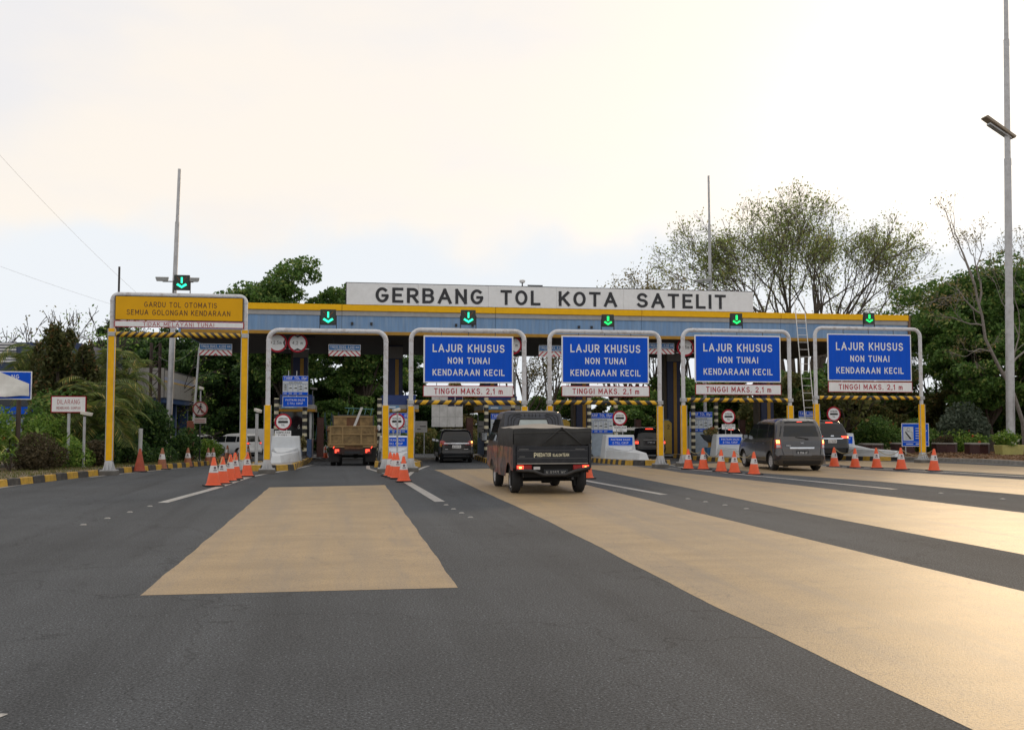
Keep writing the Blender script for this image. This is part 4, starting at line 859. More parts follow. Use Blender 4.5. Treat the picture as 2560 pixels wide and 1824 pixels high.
# ================================================================ vehicles
tail_on = M('tail lamp lit', (.95, .06, .03), .4, var=0, emit=2.2); tail_hot = M('tail lamp core', (1., .42, .10), .4, var=0, emit=4.)
tail_off = M('tail lamp red', (.30, .012, .012), .15, var=.1, coat=.6); lamp_clear = M('lamp clear', (.55, .55, .55), .15, coat=.5)
under = M('underbody black', (.008, .008, .008), .9)
alloy = M('alloy wheel', (.58, .58, .60), .35, metal=.35, var=.1); plate_blk = M('plate black', (.012, .015, .02), .45); plate_wht = M('plate white', (.70, .70, .70), .45)
trim_blk = M('black trim', (.014, .014, .015), .6)
class Car:
    """body from horizontal slices (z, half width, rear y, front y); +Y is forward, origin under the rear bumper"""
    def __init__(s, name, lab, cat, loc, rz, sl, paint, r=.22, br=.05, bf=.16, group=None, scale=1.):
        s.t = thing(name, lab, cat, loc, rz, group); s.t.scale = (scale,) * 3; s.sl = sl; s.r = r; s.br = br; s.bf = bf; s.paint = paint
        Z = [q[0] for q in sl]
        zz = []
        for a, b in zip(Z, Z[1:]):
            k = max(1, int(math.ceil((b - a) / .07))); zz += [a + (b - a) * i / k for i in range(k)]
        zz.append(Z[-1]); s.rings = [s.ring(z) for z in zz]
        b = MB(); n = len(s.rings[0]); o = 0
        vs = [p for rg in s.rings for p in rg]; k = len(s.rings)
        fs = [(i * n + j, i * n + (j + 1) % n, (i + 1) * n + (j + 1) % n, (i + 1) * n + j) for i in range(k - 1) for j in range(n)] + [tuple(range(n))[::-1], tuple(range((k - 1) * n, k * n))]
        b.add(vs, fs); s.mb = b
    def at(s, z):
        Z = [q[0] for q in s.sl]; return [float(np.interp(z, Z, [q[i] for q in s.sl])) for i in (1, 2, 3)]
    def ring(s, z):
        w_, a, b = s.at(z); r = min(s.r, w_ * .6, (b - a) * .3); P = []
        for x in np.linspace(-(w_ - r), w_ - r, 7): P.append((x, a + s.br * (x / w_) ** 2, z))
        e = s.br * ((w_ - r) / w_) ** 2
        for t in np.linspace(0, math.pi / 2, 5)[1:]: P.append((w_ - r + r * math.sin(t), a + e + r - r * math.cos(t), z))
        ef = s.bf * ((w_ - r) / w_) ** 2
        for y in np.linspace(a + e + r, b - ef - r, 14)[1:]: P.append((w_, y, z))
        for t in np.linspace(0, math.pi / 2, 5)[1:]: P.append((w_ - r + r * math.cos(t), b - ef - r + r * math.sin(t), z))
        for x in np.linspace(w_ - r, -(w_ - r), 7)[1:]: P.append((x, b - s.bf * (x / w_) ** 2, z))
        for t in np.linspace(0, math.pi / 2, 5)[1:]: P.append((-(w_ - r) - r * math.sin(t), b - ef - r + r * math.cos(t), z))
        for y in np.linspace(b - ef - r, a + e + r, 14)[1:]: P.append((-w_, y, z))
        for t in np.linspace(0, math.pi / 2, 5)[1:-1]: P.append((-(w_ - r) - r * math.cos(t), a + e + r - r * math.sin(t), z))
        return P
    def rear_y(s, x, z):
        w_, a, b = s.at(z); r = min(s.r, w_ * .6); ax = min(abs(x), w_)
        if ax <= w_ - r: return a + s.br * (x / w_) ** 2
        e = s.br * ((w_ - r) / w_) ** 2; d = min(1., (ax - (w_ - r)) / r); return a + e + r - r * math.sqrt(max(0, 1 - d * d))
    def front_y(s, x, z):
        w_, a, b = s.at(z); return b - s.bf * (x / w_) ** 2
    def body(s, axles, wr, wheel_w=.2, tw=None, spokes=10):
        arch = []
        me = s.mb.mesh('body', [s.paint, under], smooth=35)
        o = ob('body', me, s.t)
        cut = MB()
        for y in axles:
            for q in (-1, 1): cut.lathe([(wr * 1.15, q * .45), (wr * 1.15, q * 1.2)], 24, (0, y, wr), 'x')
        co = ob('cut', cut.mesh('cut', under), s.t); md = o.modifiers.new('b', 'BOOLEAN'); md.operation = 'DIFFERENCE'; md.object = co; md.solver = 'EXACT'; md.material_mode = 'TRANSFER'
        bpy.context.view_layer.update(); dg = bpy.context.evaluated_depsgraph_get(); nm = bpy.data.meshes.new_from_object(o.evaluated_get(dg)); o.modifiers.clear(); o.data = nm; nm.name = 'body'
        bpy.data.objects.remove(co); s.o = o
        nm.set_sharp_from_angle(angle=R(35))
        w0 = tw or s.at(wr)[0]
        for y in axles:
            for q in (-1, 1): wheel(s.t, (q * (w0 - .03 - wheel_w / 2), y, wr), wr, wheel_w, q, spokes)
    def rear(s, name, mat, z0, z1, b0, b1, parent=None, off=.006, nx=10, nz=3, mirror=False):
        """patch on the tail: x range b0 at z0, b1 at z1"""
        out_ = []
        for sg in ((1, -1) if mirror else (1,)):
            g = []
            for i in range(nz + 1):
                f = i / nz; z = z0 + (z1 - z0) * f; xa, xb = b0[0] + (b1[0] - b0[0]) * f, b0[1] + (b1[1] - b0[1]) * f
                g.append([(sg * x, s.rear_y(x, z) - off, z) for x in np.linspace(xa, xb, nx)])
            b = MB(); b.grid(g)
            if True:   # skirt so the piece has an edge
                rim = g[0] + [r_[-1] for r_ in g[1:]] + g[-1][::-1][1:] + [r_[0] for r_ in g[::-1][1:-1]]
                k = len(rim); b.add([p for p in rim] + [(x, y + off + .004, z) for x, y, z in rim], [(i, (i + 1) % k, k + (i + 1) % k, k + i) for i in range(k)])
            out_.append(b.build(name, mat, parent or s.t, smooth=35, fixn=False))
        return out_
    def side(s, name, mat, z0, z1, b0, b1, q, off=.005, parent=None, nz=4):
        g = []
        for i in range(nz + 1):
            f = i / nz; z = z0 + (z1 - z0) * f; ya, yb = b0[0] + (b1[0] - b0[0]) * f, b0[1] + (b1[1] - b0[1]) * f
            g.append([(q * (s.at(z)[0] + off), y, z) for y in np.linspace(ya, yb, 6)])
        b = MB(); b.grid(g); return b.build(name, mat, parent or s.t, smooth=35, fixn=False)
    def plate(s, z, txt, mat, tm, wd=.40, ht=.13, x=0):
        y = s.rear_y(x, z) - .02; p = MB().box(x - wd / 2, x + wd / 2, y, y + .03, z - ht / 2, z + ht / 2).build('number_plate', mat, s.t, bevel=.004)
        text(txt, x, y - .003, z, wd * .82, ht * .5, tm, p)
def wheel(t, c, r, wd, q, spokes=10, dual=False):
    hub = bpy.data.objects.new('wheel', None); col.objects.link(hub); hub.parent = t; hub.location = c
    MB().lathe([(r * .62, -wd / 2), (r * .92, -wd / 2), (r, -wd / 2 + .03), (r, wd / 2 - .03), (r * .92, wd / 2), (r * .62, wd / 2)], 28, axis='x', closed=False).build('tyre', rubber, hub, smooth=40)
    x = q * (wd / 2 - .03); b = MB(); b.lathe([(r * .66, x - .02), (r * .66, x + .01 * q), (r * .60, x + .025 * q), (r * .58, x)], 28, axis='x', closed=False); b.lathe([(r * .16, x - .01), (r * .16, x + .02 * q)], 12, axis='x')
    for i in range(spokes):
        a = 2 * math.pi * i / spokes; ca, sa = math.cos(a), math.sin(a); d = r * .045
        P = [(x + .018 * q, ca * u - sa * v, sa * u + ca * v) for u, v in ((r * .12, -d), (r * .62, -d * 1.3), (r * .62, d * 1.3), (r * .12, d))]
        b.add(P + [(p[0] - .02 * q, p[1], p[2]) for p in P], [(0, 1, 2, 3), (4, 7, 6, 5), (0, 4, 5, 1), (1, 5, 6, 2), (2, 6, 7, 3), (3, 7, 4, 0)])
    b.build('rim', alloy, hub, smooth=35); MB().lathe([(r * .60, -.01), (r * .60, .0)], 20, (x - .03 * q, 0, 0), 'x').build('brake_disc', under, hub)
    return hub
def mirrors(c, y, z, paint, w_=None):
    for q in (-1, 1):
        x = q * ((w_ or c.at(z)[0]) + .09); b = MB(); b.hexa([(x - .09, y - .05, z - .07), (x + .09, y - .05, z - .07), (x + .09, y + .08, z - .06), (x - .09, y + .08, z - .06)], [(x - .09, y - .05, z + .08), (x + .08, y - .05, z + .08), (x + .07, y + .07, z + .06), (x - .09, y + .07, z + .06)])
        m = b.build('mirror', paint, c.t, bevel=.02, seg=2); MB().box(x - .07, x + .06, y - .056, y - .051, z - .05, z + .06).build('mirror_glass', chrome, m)

# --- grey minivan
grey = M('gunmetal paint', (.062, .060, .062), .22, metal=.6, var=.06, coat=.8)
fz = gz(30.3)
c = Car('minivan', 'dark grey minivan with lit tail lamps driving between the cone rows', 'minivan', (14.22, 29.65, fz), R(-4), [(.17, .76, .12, 4.02), (.22, .82, .05, 4.12), (.34, .845, .0, 4.18), (.52, .85, -.02, 4.2), (.58, .85, .02, 4.19), (.74, .85, .05, 4.12), (.92, .845, .055, 3.98), (1.0, .835, .06, 3.72), (1.04, .825, .07, 3.42), (1.30, .775, .12, 2.98), (1.50, .725, .19, 2.62), (1.60, .69, .26, 2.40), (1.665, .63, .36, 2.1), (1.70, .5, .62, 1.8), (1.71, .3, .9, 1.6)], grey, r=.27, br=.08, bf=.25, scale=.97)
c.body((.72, 3.42), .305, .195)
c.rear('rear_window', glass_dark, 1.12, 1.585, (-.71, .71), (-.60, .60))
c.rear('brake_light', tail_on, 1.585, 1.61, (-.09, .09), (-.08, .08), off=.012, nx=4, nz=1)
sp = MB(); P = [(x, c.rear_y(x, 1.62) - .07 + .05 * abs(x), 1.60) for x in np.linspace(-.6, .6, 9)]; Q = [(x, c.rear_y(x, 1.66) + .08, 1.665) for x in np.linspace(-.58, .58, 9)]; Q2 = [(p[0], p[1] + .01, 1.625) for p in P]
sp.grid([P, Q2, Q]); sp.grid([P, [(x, y + .16, z) for x, y, z in P]]); sp.build('spoiler', grey, c.t, smooth=40)
for q in (-1, 1):
    pass
for lo in c.rear('tail_lamp', tail_off, .74, 1.03, (.66, .835), (.69, .825), off=.012, mirror=True): pass
c.rear('lamp_core', tail_hot, .90, 1.0, (.715, .80), (.72, .80), off=.018, mirror=True, nz=2, nx=5); c.rear('lamp_glow', tail_on, .86, .90, (.71, .81), (.715, .80), off=.016, mirror=True, nz=1, nx=5)
c.rear('lamp_reverse', lamp_clear, .76, .85, (.70, .80), (.70, .80), off=.016, mirror=True, nz=1, nx=4)
c.rear('chrome_garnish', chrome, .725, .775, (-.40, .40), (-.42, .42), off=.03, nz=2)
c.rear('plate_recess', M('recess grey', (.10, .10, .105), .5), .50, .68, (-.30, .30), (-.33, .33), off=.008); c.plate(.60, 'N 1964 VF', plate_blk, sign_white, .40, .14)
c.rear('bumper_line', trim_blk, .405, .42, (-.78, .78), (-.78, .78), off=.006, nz=1); c.rear('gate_seam', trim_blk, .44, .74, (.585, .60), (.655, .668), off=.007, mirror=True, nx=3)
c.rear('lower_bumper', trim_blk, .20, .33, (-.74, .74), (-.80, .80), off=.006)
em = MB()
for a in ([(-.045, .03), (-.03, .03), (-.02, -.03), (-.032, -.03)], [(.045, .03), (.03, .03), (.02, -.03), (.032, -.03)], [(-.028, -.004), (.028, -.004), (.028, .008), (-.028, .008)]): em.prism([(x, .91 + z) for x, z in a], c.rear_y(0, .91) - .016, c.rear_y(0, .91) - .004)
em.build('emblem', chrome, c.t); MB().box(-.52, -.36, c.rear_y(.4, .83) - .012, c.rear_y(.4, .83) + .01, .815, .84).build('badge', chrome, c.t)
wp = MB().tube([(.18, c.rear_y(.18, 1.045) - .02, 1.045), (-.1, c.rear_y(.1, 1.09) - .025, 1.085), (-.2, c.rear_y(.2, 1.11) - .02, 1.10)], .012, 6).build('wiper', trim_blk, c.t); MB().box(.12, .22, c.rear_y(.2, 1.03) - .03, c.rear_y(.2, 1.03), 1.01, 1.055).build('wiper_pivot', trim_blk, c.t)
for q in (-1, 1):
    c.side('side_glass', glass_dark, 1.07, 1.50, (.42, .98), (.55, .98), q); c.side('side_glass', glass_dark, 1.05, 1.52, (1.06, 2.0), (1.06, 2.0), q); c.side('side_glass', glass_dark, 1.04, 1.52, (2.07, 3.02), (2.07, 2.50), q); c.side('side_glass', glass_dark, 1.03, 1.24, (3.05, 3.28), (3.05, 3.08), q)
    c.side('door_seam', trim_blk, .32, 1.04, (2.03, 2.045), (2.03, 2.045), q); c.side('door_seam', trim_blk, .36, 1.04, (1.03, 1.045), (1.03, 1.045), q); c.side('sill', trim_blk, .19, .30, (1.1, 3.05), (1.1, 3.05), q, off=.008)
    for y in (1.15, 2.2): MB().box(q * .85 - .02, q * .85 + .02, y, y + .17, .86, .89).build('door_handle', grey, c.t, bevel=.008)
b = MB(); b.grid([[(x, c.front_y(x, z) + .006, z) for x in np.linspace(-c.at(z)[0] + .18, c.at(z)[0] - .18, 8)] for z in np.linspace(1.06, 1.55, 5)]); b.build('windscreen', glass_dark, c.t, smooth=40); mirrors(c, 2.95, 1.08, grey)

# --- small black hatchback at the second booth
blk = M('black paint glossy', (.007, .008, .010), .15, var=.05, coat=.25, spec=.4)
c = Car('hatchback', 'small black car with white number plate waiting at the booth', 'car', (4.92, 43.95, gz(44.4)), R(-1), [(.17, .74, .12, 3.9), (.25, .81, .03, 4.0), (.45, .828, 0, 4.06), (.60, .828, .04, 4.05), (.85, .825, .07, 3.9), (.98, .815, .08, 3.55), (1.25, .75, .16, 3.1), (1.45, .69, .26, 2.8), (1.54, .62, .38, 2.5), (1.58, .45, .7, 2.0), (1.59, .3, .9, 1.8)], blk, group=None, scale=.92)
c.body((.62, 3.15), .28, .18); c.rear('rear_window', glass_dark, 1.03, 1.44, (-.66, .66), (-.55, .55)); c.rear('tail_lamp', tail_off, .86, 1.06, (.40, .80), (.62, .78), off=.012, mirror=True)
c.rear('lamp_core', tail_hot, .95, 1.03, (.70, .78), (.70, .77), off=.02, nx=4, nz=2); c.rear('lamp_reflector', M('amber lens', (.45, .2, .05), .2), .78, .92, (.70, .79), (.70, .79), off=.012, mirror=True, nx=4)
c.rear('chrome_garnish', chrome, .90, .955, (-.60, .60), (-.60, .60), off=.02); c.plate(.77, 'N 1268 AD', plate_wht, sign_black, .42, .14); c.rear('bumper_line', chrome, .325, .345, (-.62, .62), (-.62, .62), off=.012, nz=1); c.rear('lower_bumper', trim_blk, .2, .31, (-.72, .72), (-.78, .78), off=.006)
c.rear('bumper_crease', M('bumper crease grey', (.05, .052, .055), .3), .50, .53, (-.60, .60), (-.58, .58), off=.010, nz=1); c.rear('badge', chrome, .64, .66, (-.55, -.42), (-.55, -.42), nz=1, off=.012, nx=3); c.rear('badge', chrome, .64, .66, (.35, .55), (.35, .55), nz=1, off=.012, nx=3)
MB().tube([(.1, c.rear_y(.1, 1.05) - .02, 1.0), (-.25, c.rear_y(.25, 1.1) - .02, 1.09)], .012, 6).build('wiper', trim_blk, c.t)
for q in (-1, 1): c.side('side_glass', glass_dark, 1.02, 1.42, (.5, 1.1), (.6, 1.1), q); c.side('side_glass', glass_dark, 1.0, 1.44, (1.16, 2.1), (1.16, 2.1), q); c.side('side_glass', glass_dark, .99, 1.44, (2.16, 3.2), (2.16, 2.75), q)
MB().box(-.55, .55, .75, 2.0, 1.588, 1.596).build('roof_sheen', M('pale roof sheen', (.30, .28, .26), .3, coat=.5), c.t); mirrors(c, 3.0, 1.05, blk); MB().tube([(0, .9, 1.58), (0, .8, 1.85)], .008, 5).build('aerial', trim_blk, c.t)  # thin pale sheet paints a sheen onto the black roof

# --- older black wagon on the third lane, seen past the crash block
c = Car('wagon', 'older black wagon seen between the crash block and yellow post', 'car', (15.25, 48.6, gz(49)), R(3), [(.17, .74, .14, 4.2), (.28, .83, .03, 4.3), (.48, .85, 0, 4.36), (.60, .85, .05, 4.35), (.88, .845, .08, 4.1), (.98, .83, .10, 3.6), (1.25, .75, .18, 3.1), (1.42, .69, .28, 2.8), (1.50, .62, .42, 2.5), (1.54, .45, .7, 2.0), (1.55, .3, .9, 1.8)], blk, r=.28)
c.body((.80, 3.45), .31, .2); c.rear('rear_window', glass_dark, 1.0, 1.40, (-.68, .68), (-.56, .56)); c.rear('brake_light', tail_on, 1.44, 1.48, (-.2, .2), (-.18, .18), off=.02, nx=4, nz=1); c.rear('tail_lamp', tail_off, .70, .95, (.64, .82), (.66, .80), off=.012, mirror=True); c.rear('lamp_core', tail_on, .72, .84, (.66, .80), (.66, .80), off=.018, mirror=True, nx=4)
c.rear('plate_bar', M('dull chrome', (.2, .2, .2), .3, metal=.8), .90, .92, (-.4, .4), (-.4, .4), off=.02, nz=1); c.plate(.79, 'N 1084 JG', plate_blk, sign_white, .44, .15); c.rear('bumper_line', trim_blk, .52, .55, (-.78, .78), (-.78, .78), off=.012, nz=1)
MB().tube([(.1, c.rear_y(.1, 1.0) - .02, 1.0), (-.3, c.rear_y(.3, 1.1) - .02, 1.06)], .012, 6).build('wiper', trim_blk, c.t)
for q in (-1, 1): c.side('side_glass', glass_dark, 1.02, 1.38, (.45, 1.1), (.62, 1.1), q); c.side('side_glass', glass_dark, 1.0, 1.40, (1.16, 2.2), (1.16, 2.2), q); c.side('side_glass', glass_dark, .99, 1.40, (2.26, 3.25), (2.26, 2.8), q)
mirrors(c, 3.0, 1.05, blk)

# --- black SUV right of the minivan and the car ahead of it
def suv(loc, rz, lab, name='suv', sc_=1.):
    c = Car(name, lab, 'suv' if name == 'suv' else 'car', loc, rz, [(.28, .78, .14, 4.5), (.36, .87, .03, 4.6), (.6, .92, 0, 4.7), (.74, .92, .04, 4.7), (1.05, .91, .07, 4.5), (1.18, .89, .08, 3.7), (1.45, .81, .15, 3.1), (1.65, .74, .25, 2.8), (1.77, .66, .4, 2.5), (1.82, .5, .7, 2.0), (1.83, .3, .9, 1.8)], blk, scale=sc_)
    c.body((.85, 3.6), .37, .24); c.rear('rear_window', glass_dark, 1.22, 1.64, (-.72, .72), (-.62, .62)); c.rear('brake_light', tail_on, 1.70, 1.735, (-.18, .18), (-.16, .16), off=.03, nx=4, nz=1)
    c.rear('tail_lamp', tail_on, 1.02, 1.12, (.55, .88), (.45, .87), off=.012, mirror=True); c.rear('lamp_core', tail_hot, 1.03, 1.10, (.78, .86), (.76, .86), off=.018, mirror=True, nx=4)
    c.rear('chrome_garnish', chrome, .98, 1.03, (-.5, .5), (-.6, .6), off=.02); c.plate(.88, 'N 1808', plate_wht, sign_black, .42, .14); c.rear('badge', chrome, 1.10, 1.15, (-.08, .08), (-.07, .07), off=.02, nz=1, nx=4); c.rear('lower_bumper', trim_blk, .36, .55, (-.80, .80), (-.86, .86), off=.006)
    for q in (-1, 1): c.side('side_glass', glass_dark, 1.24, 1.62, (.5, 1.2), (.62, 1.2), q); c.side('side_glass', glass_dark, 1.22, 1.62, (1.28, 2.3), (1.28, 2.3), q); c.side('side_glass', glass_dark, 1.2, 1.60, (2.36, 3.45), (2.36, 2.9), q)
    mirrors(c, 3.2, 1.28, blk); return c
suv((21.55, 41.9, gz(42)), R(4), 'black SUV with lit tail lamps half hidden behind the grey minivan')
suv((20.2, 50.2, gz(50)), R(6), 'dark car in front of the minivan bonnet with glinting side windows', 'sedan', .82)
suv((.05, 52.0, gz(52)), 0, 'dark car with red lamps just left of the dump truck', 'dark_car', .85)

# --- dark pickup with tarpaulin
pk = M('pickup black paint', (.022, .024, .030), .35, metal=.2, var=.08, coat=.15, spec=.35, dirt=.25, dc=(.10, .09, .08), ds=5)
t = thing('pickup_truck', 'dark pickup truck with black tarpaulin and PREDATOR SLALOM TEAM tailgate', 'pickup truck', (4.40, 21.0, 0), R(.3))
mural = M('painted mural', (.10, .07, .06), .4, coat=.3)
def mural_nodes():
    tt = mural.node_tree; ns = tt.nodes; ln = tt.links; b = ns['Principled BSDF']; co = ns.new('ShaderNodeTexCoord')
    n = ns.new('ShaderNodeTexNoise'); n.inputs['Scale'].default_value = 2.4; n.inputs['Detail'].default_value = 4; n.inputs['Distortion'].default_value = 1.6; ln.new(co.outputs['Object'], n.inputs['Vector'])
    cr = ns.new('ShaderNodeValToRGB'); e = cr.color_ramp.elements; e[0].position = .40; e[0].color = (.02, .018, .02, 1); e[1].position = .68; e[1].color = (.15, .12, .08, 1)
    for p, q in ((.44, (.10, .085, .08)), (.50, (.22, .045, .03)), (.55, (.10, .09, .095)), (.60, (.26, .11, .05))): x = e.new(p); x.color = (*q, 1)
    ln.new(n.outputs['Fac'], cr.inputs[0]); ln.new(cr.outputs[0], b.inputs['Base Color'])
mural_nodes()
# bed: side boards, tailgate, floor
BL, BW = 2.05, .82
MB().box(-BW, BW, .06, BL, .60, .70).build('bed_floor', under, t)
for q in (-1, 1):
    sb_ = MB(); sb_.box(q * BW - .02, q * BW + .02, .02, BL, .70, 1.02); sb_.build('bed_side', pk, t, bevel=.01)
    skirt_p = [(.08, 1.0), (.08, .50)] + [(.64 + .37 * math.cos(a_), .29 + .37 * math.sin(a_)) for a_ in np.linspace(2.5, .55, 10)] + [(1.05, .34), (BL - .02, .34), (BL - .02, 1.0)]
    MB().prism(skirt_p, q * (BW + .021), q * (BW + .030), 'x').build('side_mural', mural, t)
    MB().box(q * BW - .03, q * BW + .03, .0, .09, .55, 1.06).build('corner_post', pk, t, bevel=.01)
tg = MB(); tg.box(-BW + .035, BW - .035, .0, .045, .66, 1.03); tgo = tg.build('tailgate', pk, t, bevel=.012)
for z in (.755, .92): MB().box(-BW + .06, BW - .06, -.008, .004, z, z + .018).build('gate_rib', M('gate rib', (.055, .058, .066), .35), tgo)
MB().box(-BW + .05, BW - .05, -.02, .03, .645, .662).build('gate_edge', M('worn steel edge', (.38, .36, .33), .4, metal=.5), tgo)
cream = M('decal cream', (.70, .66, .46), .5)
text('P', -.375, -.006, .832, .062, .105, cream, tgo, bold=.035); text('REDATOR', -.185, -.006, .838, .30, .078, cream, tgo, bold=.035, gap=.12)
text('SLALOM', .10, -.006, .832, .20, .062, cream, tgo, bold=.035, gap=.1); text('TEAM', .285, -.006, .835, .145, .068, cream, tgo, bold=.035, gap=.1)
lc = M('decal grey', (.10, .10, .10), .4); [MB().box(x_, x_ + w_, -.006, .002, z_, z_ + .022).build('badge', lc, tgo) for x_, w_, z_ in ((-.72, .2, .945), (-.72, .12, .79), (.50, .2, .945))]
# tarpaulin with ridge poles inside
tarp = M('black tarpaulin', (.020, .021, .022), .62, var=.25, sc_=4, bump=.35, bs=9, dirt=.3, dc=(.05, .048, .045), ds=2); tarp_t = M('pale tarpaulin top', (.25, .225, .195), .6, var=.15, sc_=3, bump=.3, bs=8)  # top of the cover is paler than its hanging sides
tb = MB(); nx, ny = 13, 11
def top_z(x, y): return 1.40 + .03 * (1 - (x / .84) ** 2) * (1 if y > .12 else 0) + .06 * math.exp(-((y - 1.5) / .55) ** 2) * (1 - (x / .84) ** 2) + .008 * math.sin(9 * x + 5 * y)
G_ = [[(-.84 + 1.68 * i / (nx - 1), .02 + (BL - .02) * j / (ny - 1), 0) for i in range(nx)] for j in range(ny)]
G_ = [[(x, y, top_z(x, y)) for x, y, _ in r_] for r_ in G_]; tb.grid(G_, 1)
def skirt(edge, dx, dy, zb, k=5):
    rows = []
    for j in range(k + 1):
        f = j / k; rows.append([(x + dx * (.02 * math.sin(f * 3.1) + .012 * math.sin(11 * (x + y) + 3 * f) * f), y + dy * (.02 * math.sin(f * 3.1) + .014 * math.sin(9 * x + 4 * f) * f), z + (zb(x, y) - z) * f) for x, y, z in edge])
    tb.grid(rows, 0)
skirt([r_[0] for r_ in G_], -1, 0, lambda x, y: .96 + .012 * math.sin(8 * y)); skirt([r_[-1] for r_ in G_], 1, 0, lambda x, y: .96 + .012 * math.sin(8 * y)); skirt(G_[0], 0, -1, lambda x, y: 1.015 + .05 * (x / .84) + .015 * math.sin(7 * x)); skirt(G_[-1], 0, 1, lambda x, y: 1.0)
tp = tb.build('tarpaulin', [tarp, tarp_t], t, smooth=60)
for q in (-1, 1): MB().tube([(.20, -.012, 1.41), (.20 + q * .26, -.028, 1.20), (.20 + q * .46, -.016, 1.04)], [.022, .018, .006], 6).build('tarp_fold', tarp, tp, smooth=60)
MB().tube([(-.85, -.01, 1.30), (0, -.034, 1.315), (.85, -.01, 1.335)], .006, 5).build('tie_cord', M('cord', (.06, .06, .055), .7), tp)
# cab
cb = MB()
def cabring(z, y0, y1, w_): r = .1; return [(-w_ + r, y0, z), (w_ - r, y0, z), (w_, y0 + r, z), (w_, y1 - r, z), (w_ - r * 1.2, y1, z), (-w_ + r * 1.2, y1, z), (-w_, y1 - r, z), (-w_, y0 + r, z)]
rs = [cabring(.35, 2.12, 3.9, .76), cabring(.55, 2.10, 4.02, .83), cabring(.95, 2.10, 3.98, .835), cabring(1.05, 2.10, 3.80, .83), cabring(1.45, 2.13, 3.45, .76), cabring(1.70, 2.18, 3.18, .70), cabring(1.77, 2.22, 3.1, .66), cabring(1.80, 2.35, 2.95, .5)]
n = 8; cb.add([p for r_ in rs for p in r_], [(i * n + j, i * n + (j + 1) % n, (i + 1) * n + (j + 1) % n, (i + 1) * n + j) for i in range(len(rs) - 1) for j in range(n)] + [tuple(range(n))[::-1], tuple(range((len(rs) - 1) * n, len(rs) * n))])
cabgrey = M('cab back grey', (.055, .060, .075), .4, metal=.2, var=.08); cab = cb.build('cab', pk, t, smooth=30, bevel=.02, seg=2)
MB().hexa([(-.74, 2.085, 1.06), (.74, 2.085, 1.06), (.74, 2.12, 1.06), (-.74, 2.12, 1.06)], [(-.66, 2.165, 1.74), (.66, 2.165, 1.74), (.66, 2.20, 1.74), (-.66, 2.20, 1.74)]).build('cab_back', cabgrey, cab, bevel=.02)
def back(x, z): return 2.085 + (z - 1.06) * .1176 - .006
rw = MB(); P = [(-.36, 1.36), (.36, 1.36), (.365, 1.46), (.32, 1.60), (-.32, 1.60), (-.365, 1.46)]; rw.add([(x, back(x, z) - .006, z) for x, z in P], [tuple(range(6))]); rwo = rw.build('rear_window', M('rear window glass', (.42, .48, .48), .12, var=.1, coat=.5), cab)
rim = MB().tube([(x, back(x, z) - .006, z) for x, z in P + P[:1]], .014, 6).build('window_seal', trim_blk, cab)
rb = M('rib shadow groove', (.012, .012, .014), .6)  # near-black colour paints the shade along the pressed ribs
for x in (-.20, -.10, -.02, .06, .16): MB().tube([(x, back(x, 1.655) - .003, 1.655), (x, back(x, 1.73) - .003, 1.73)], .007, 5).build('pressed_rib_shade', rb, cab)
for q in (-1, 1):
    for a_, b_, c_ in ((.27, .52, 1.70), (.29, .46, 1.66), (.30, .59, 1.73)):
        MB().tube([(q * a_, back(0, c_) - .003, c_), (q * (b_ - .06), back(0, c_ - .01) - .003, c_ - .015), (q * b_, back(0, c_ - .09) - .003, c_ - .09), (q * (b_ + .02), back(0, 1.32) - .003, 1.32)], .007, 5).build('pressed_rib_shade', rb, cab)
    MB().hexa([(q * .80, 2.45, 1.10), (q * .836, 2.45, 1.10), (q * .836, 3.62, 1.10), (q * .80, 3.62, 1.10)], [(q * .70, 2.45, 1.60), (q * .742, 2.45, 1.60), (q * .742, 3.22, 1.60), (q * .70, 3.22, 1.60)]).build('side_glass', glass_dark, cab)
    MB().prism([(2.14, 1.0), (2.14, .36), (2.60, .36)] + [(3.0 + .37 * math.cos(a_), .29 + .37 * math.sin(a_)) for a_ in np.linspace(2.9, .4, 10)] + [(3.80, .5), (3.72, .95)], q * .838, q * .846, 'x').build('door_mural', mural, cab)
    m = MB().box(q * .98 - .085, q * .98 + .085, 3.36, 3.46, 1.06, 1.30).build('mirror', black_paint, cab, bevel=.03, seg=2); MB().tube([(q * .84, 3.45, 1.12), (q * .93, 3.44, 1.14)], .02, 6).build('mirror_arm', black_paint, m); MB().box(q * .98 - .06, q * .98 + .06, 3.352, 3.357, 1.09, 1.27).build('mirror_glass', chrome, m)
MB().hexa([(-.68, 3.83, 1.08), (.68, 3.83, 1.08), (.68, 3.80, 1.08), (-.68, 3.80, 1.08)], [(-.58, 3.27, 1.66), (.58, 3.27, 1.66), (.58, 3.24, 1.66), (-.58, 3.24, 1.66)]).build('windscreen', glass_dark, cab)
# chassis, lights, bumper tube
MB().box(-.60, .60, .1, 3.6, .36, .58).build('chassis', under, t); MB().box(-.80, .80, .05, .12, .46, .64).build('tail_panel', under, t)
for q in (-1, 1):
    l = MB().box(q * .62 - .17, q * .62 + .17, -.015, .06, .515, .625).build('tail_lamp', tail_off, t, bevel=.01); xo = .70 if q < 0 else .72
    MB().box(q * xo - .07, q * xo + .07, -.022, -.012, .525, .615).build('lamp_lit', tail_on, l); MB().box(q * xo - .025, q * xo + .025, -.026, -.02, .55, .59).build('lamp_core', tail_hot, l)
    MB().box(q * .70 - .14, q * .70 + .14, .42, .46, .16, .50).build('mud_flap', rubber, t)
MB().tube([(-.78, -.03, .52), (-.42, -.06, .50), (-.22, -.08, .42), (.26, -.08, .42), (.48, -.06, .50), (.79, -.03, .56)], .035, 8).build('bumper_tube', black_paint, t, smooth=50)
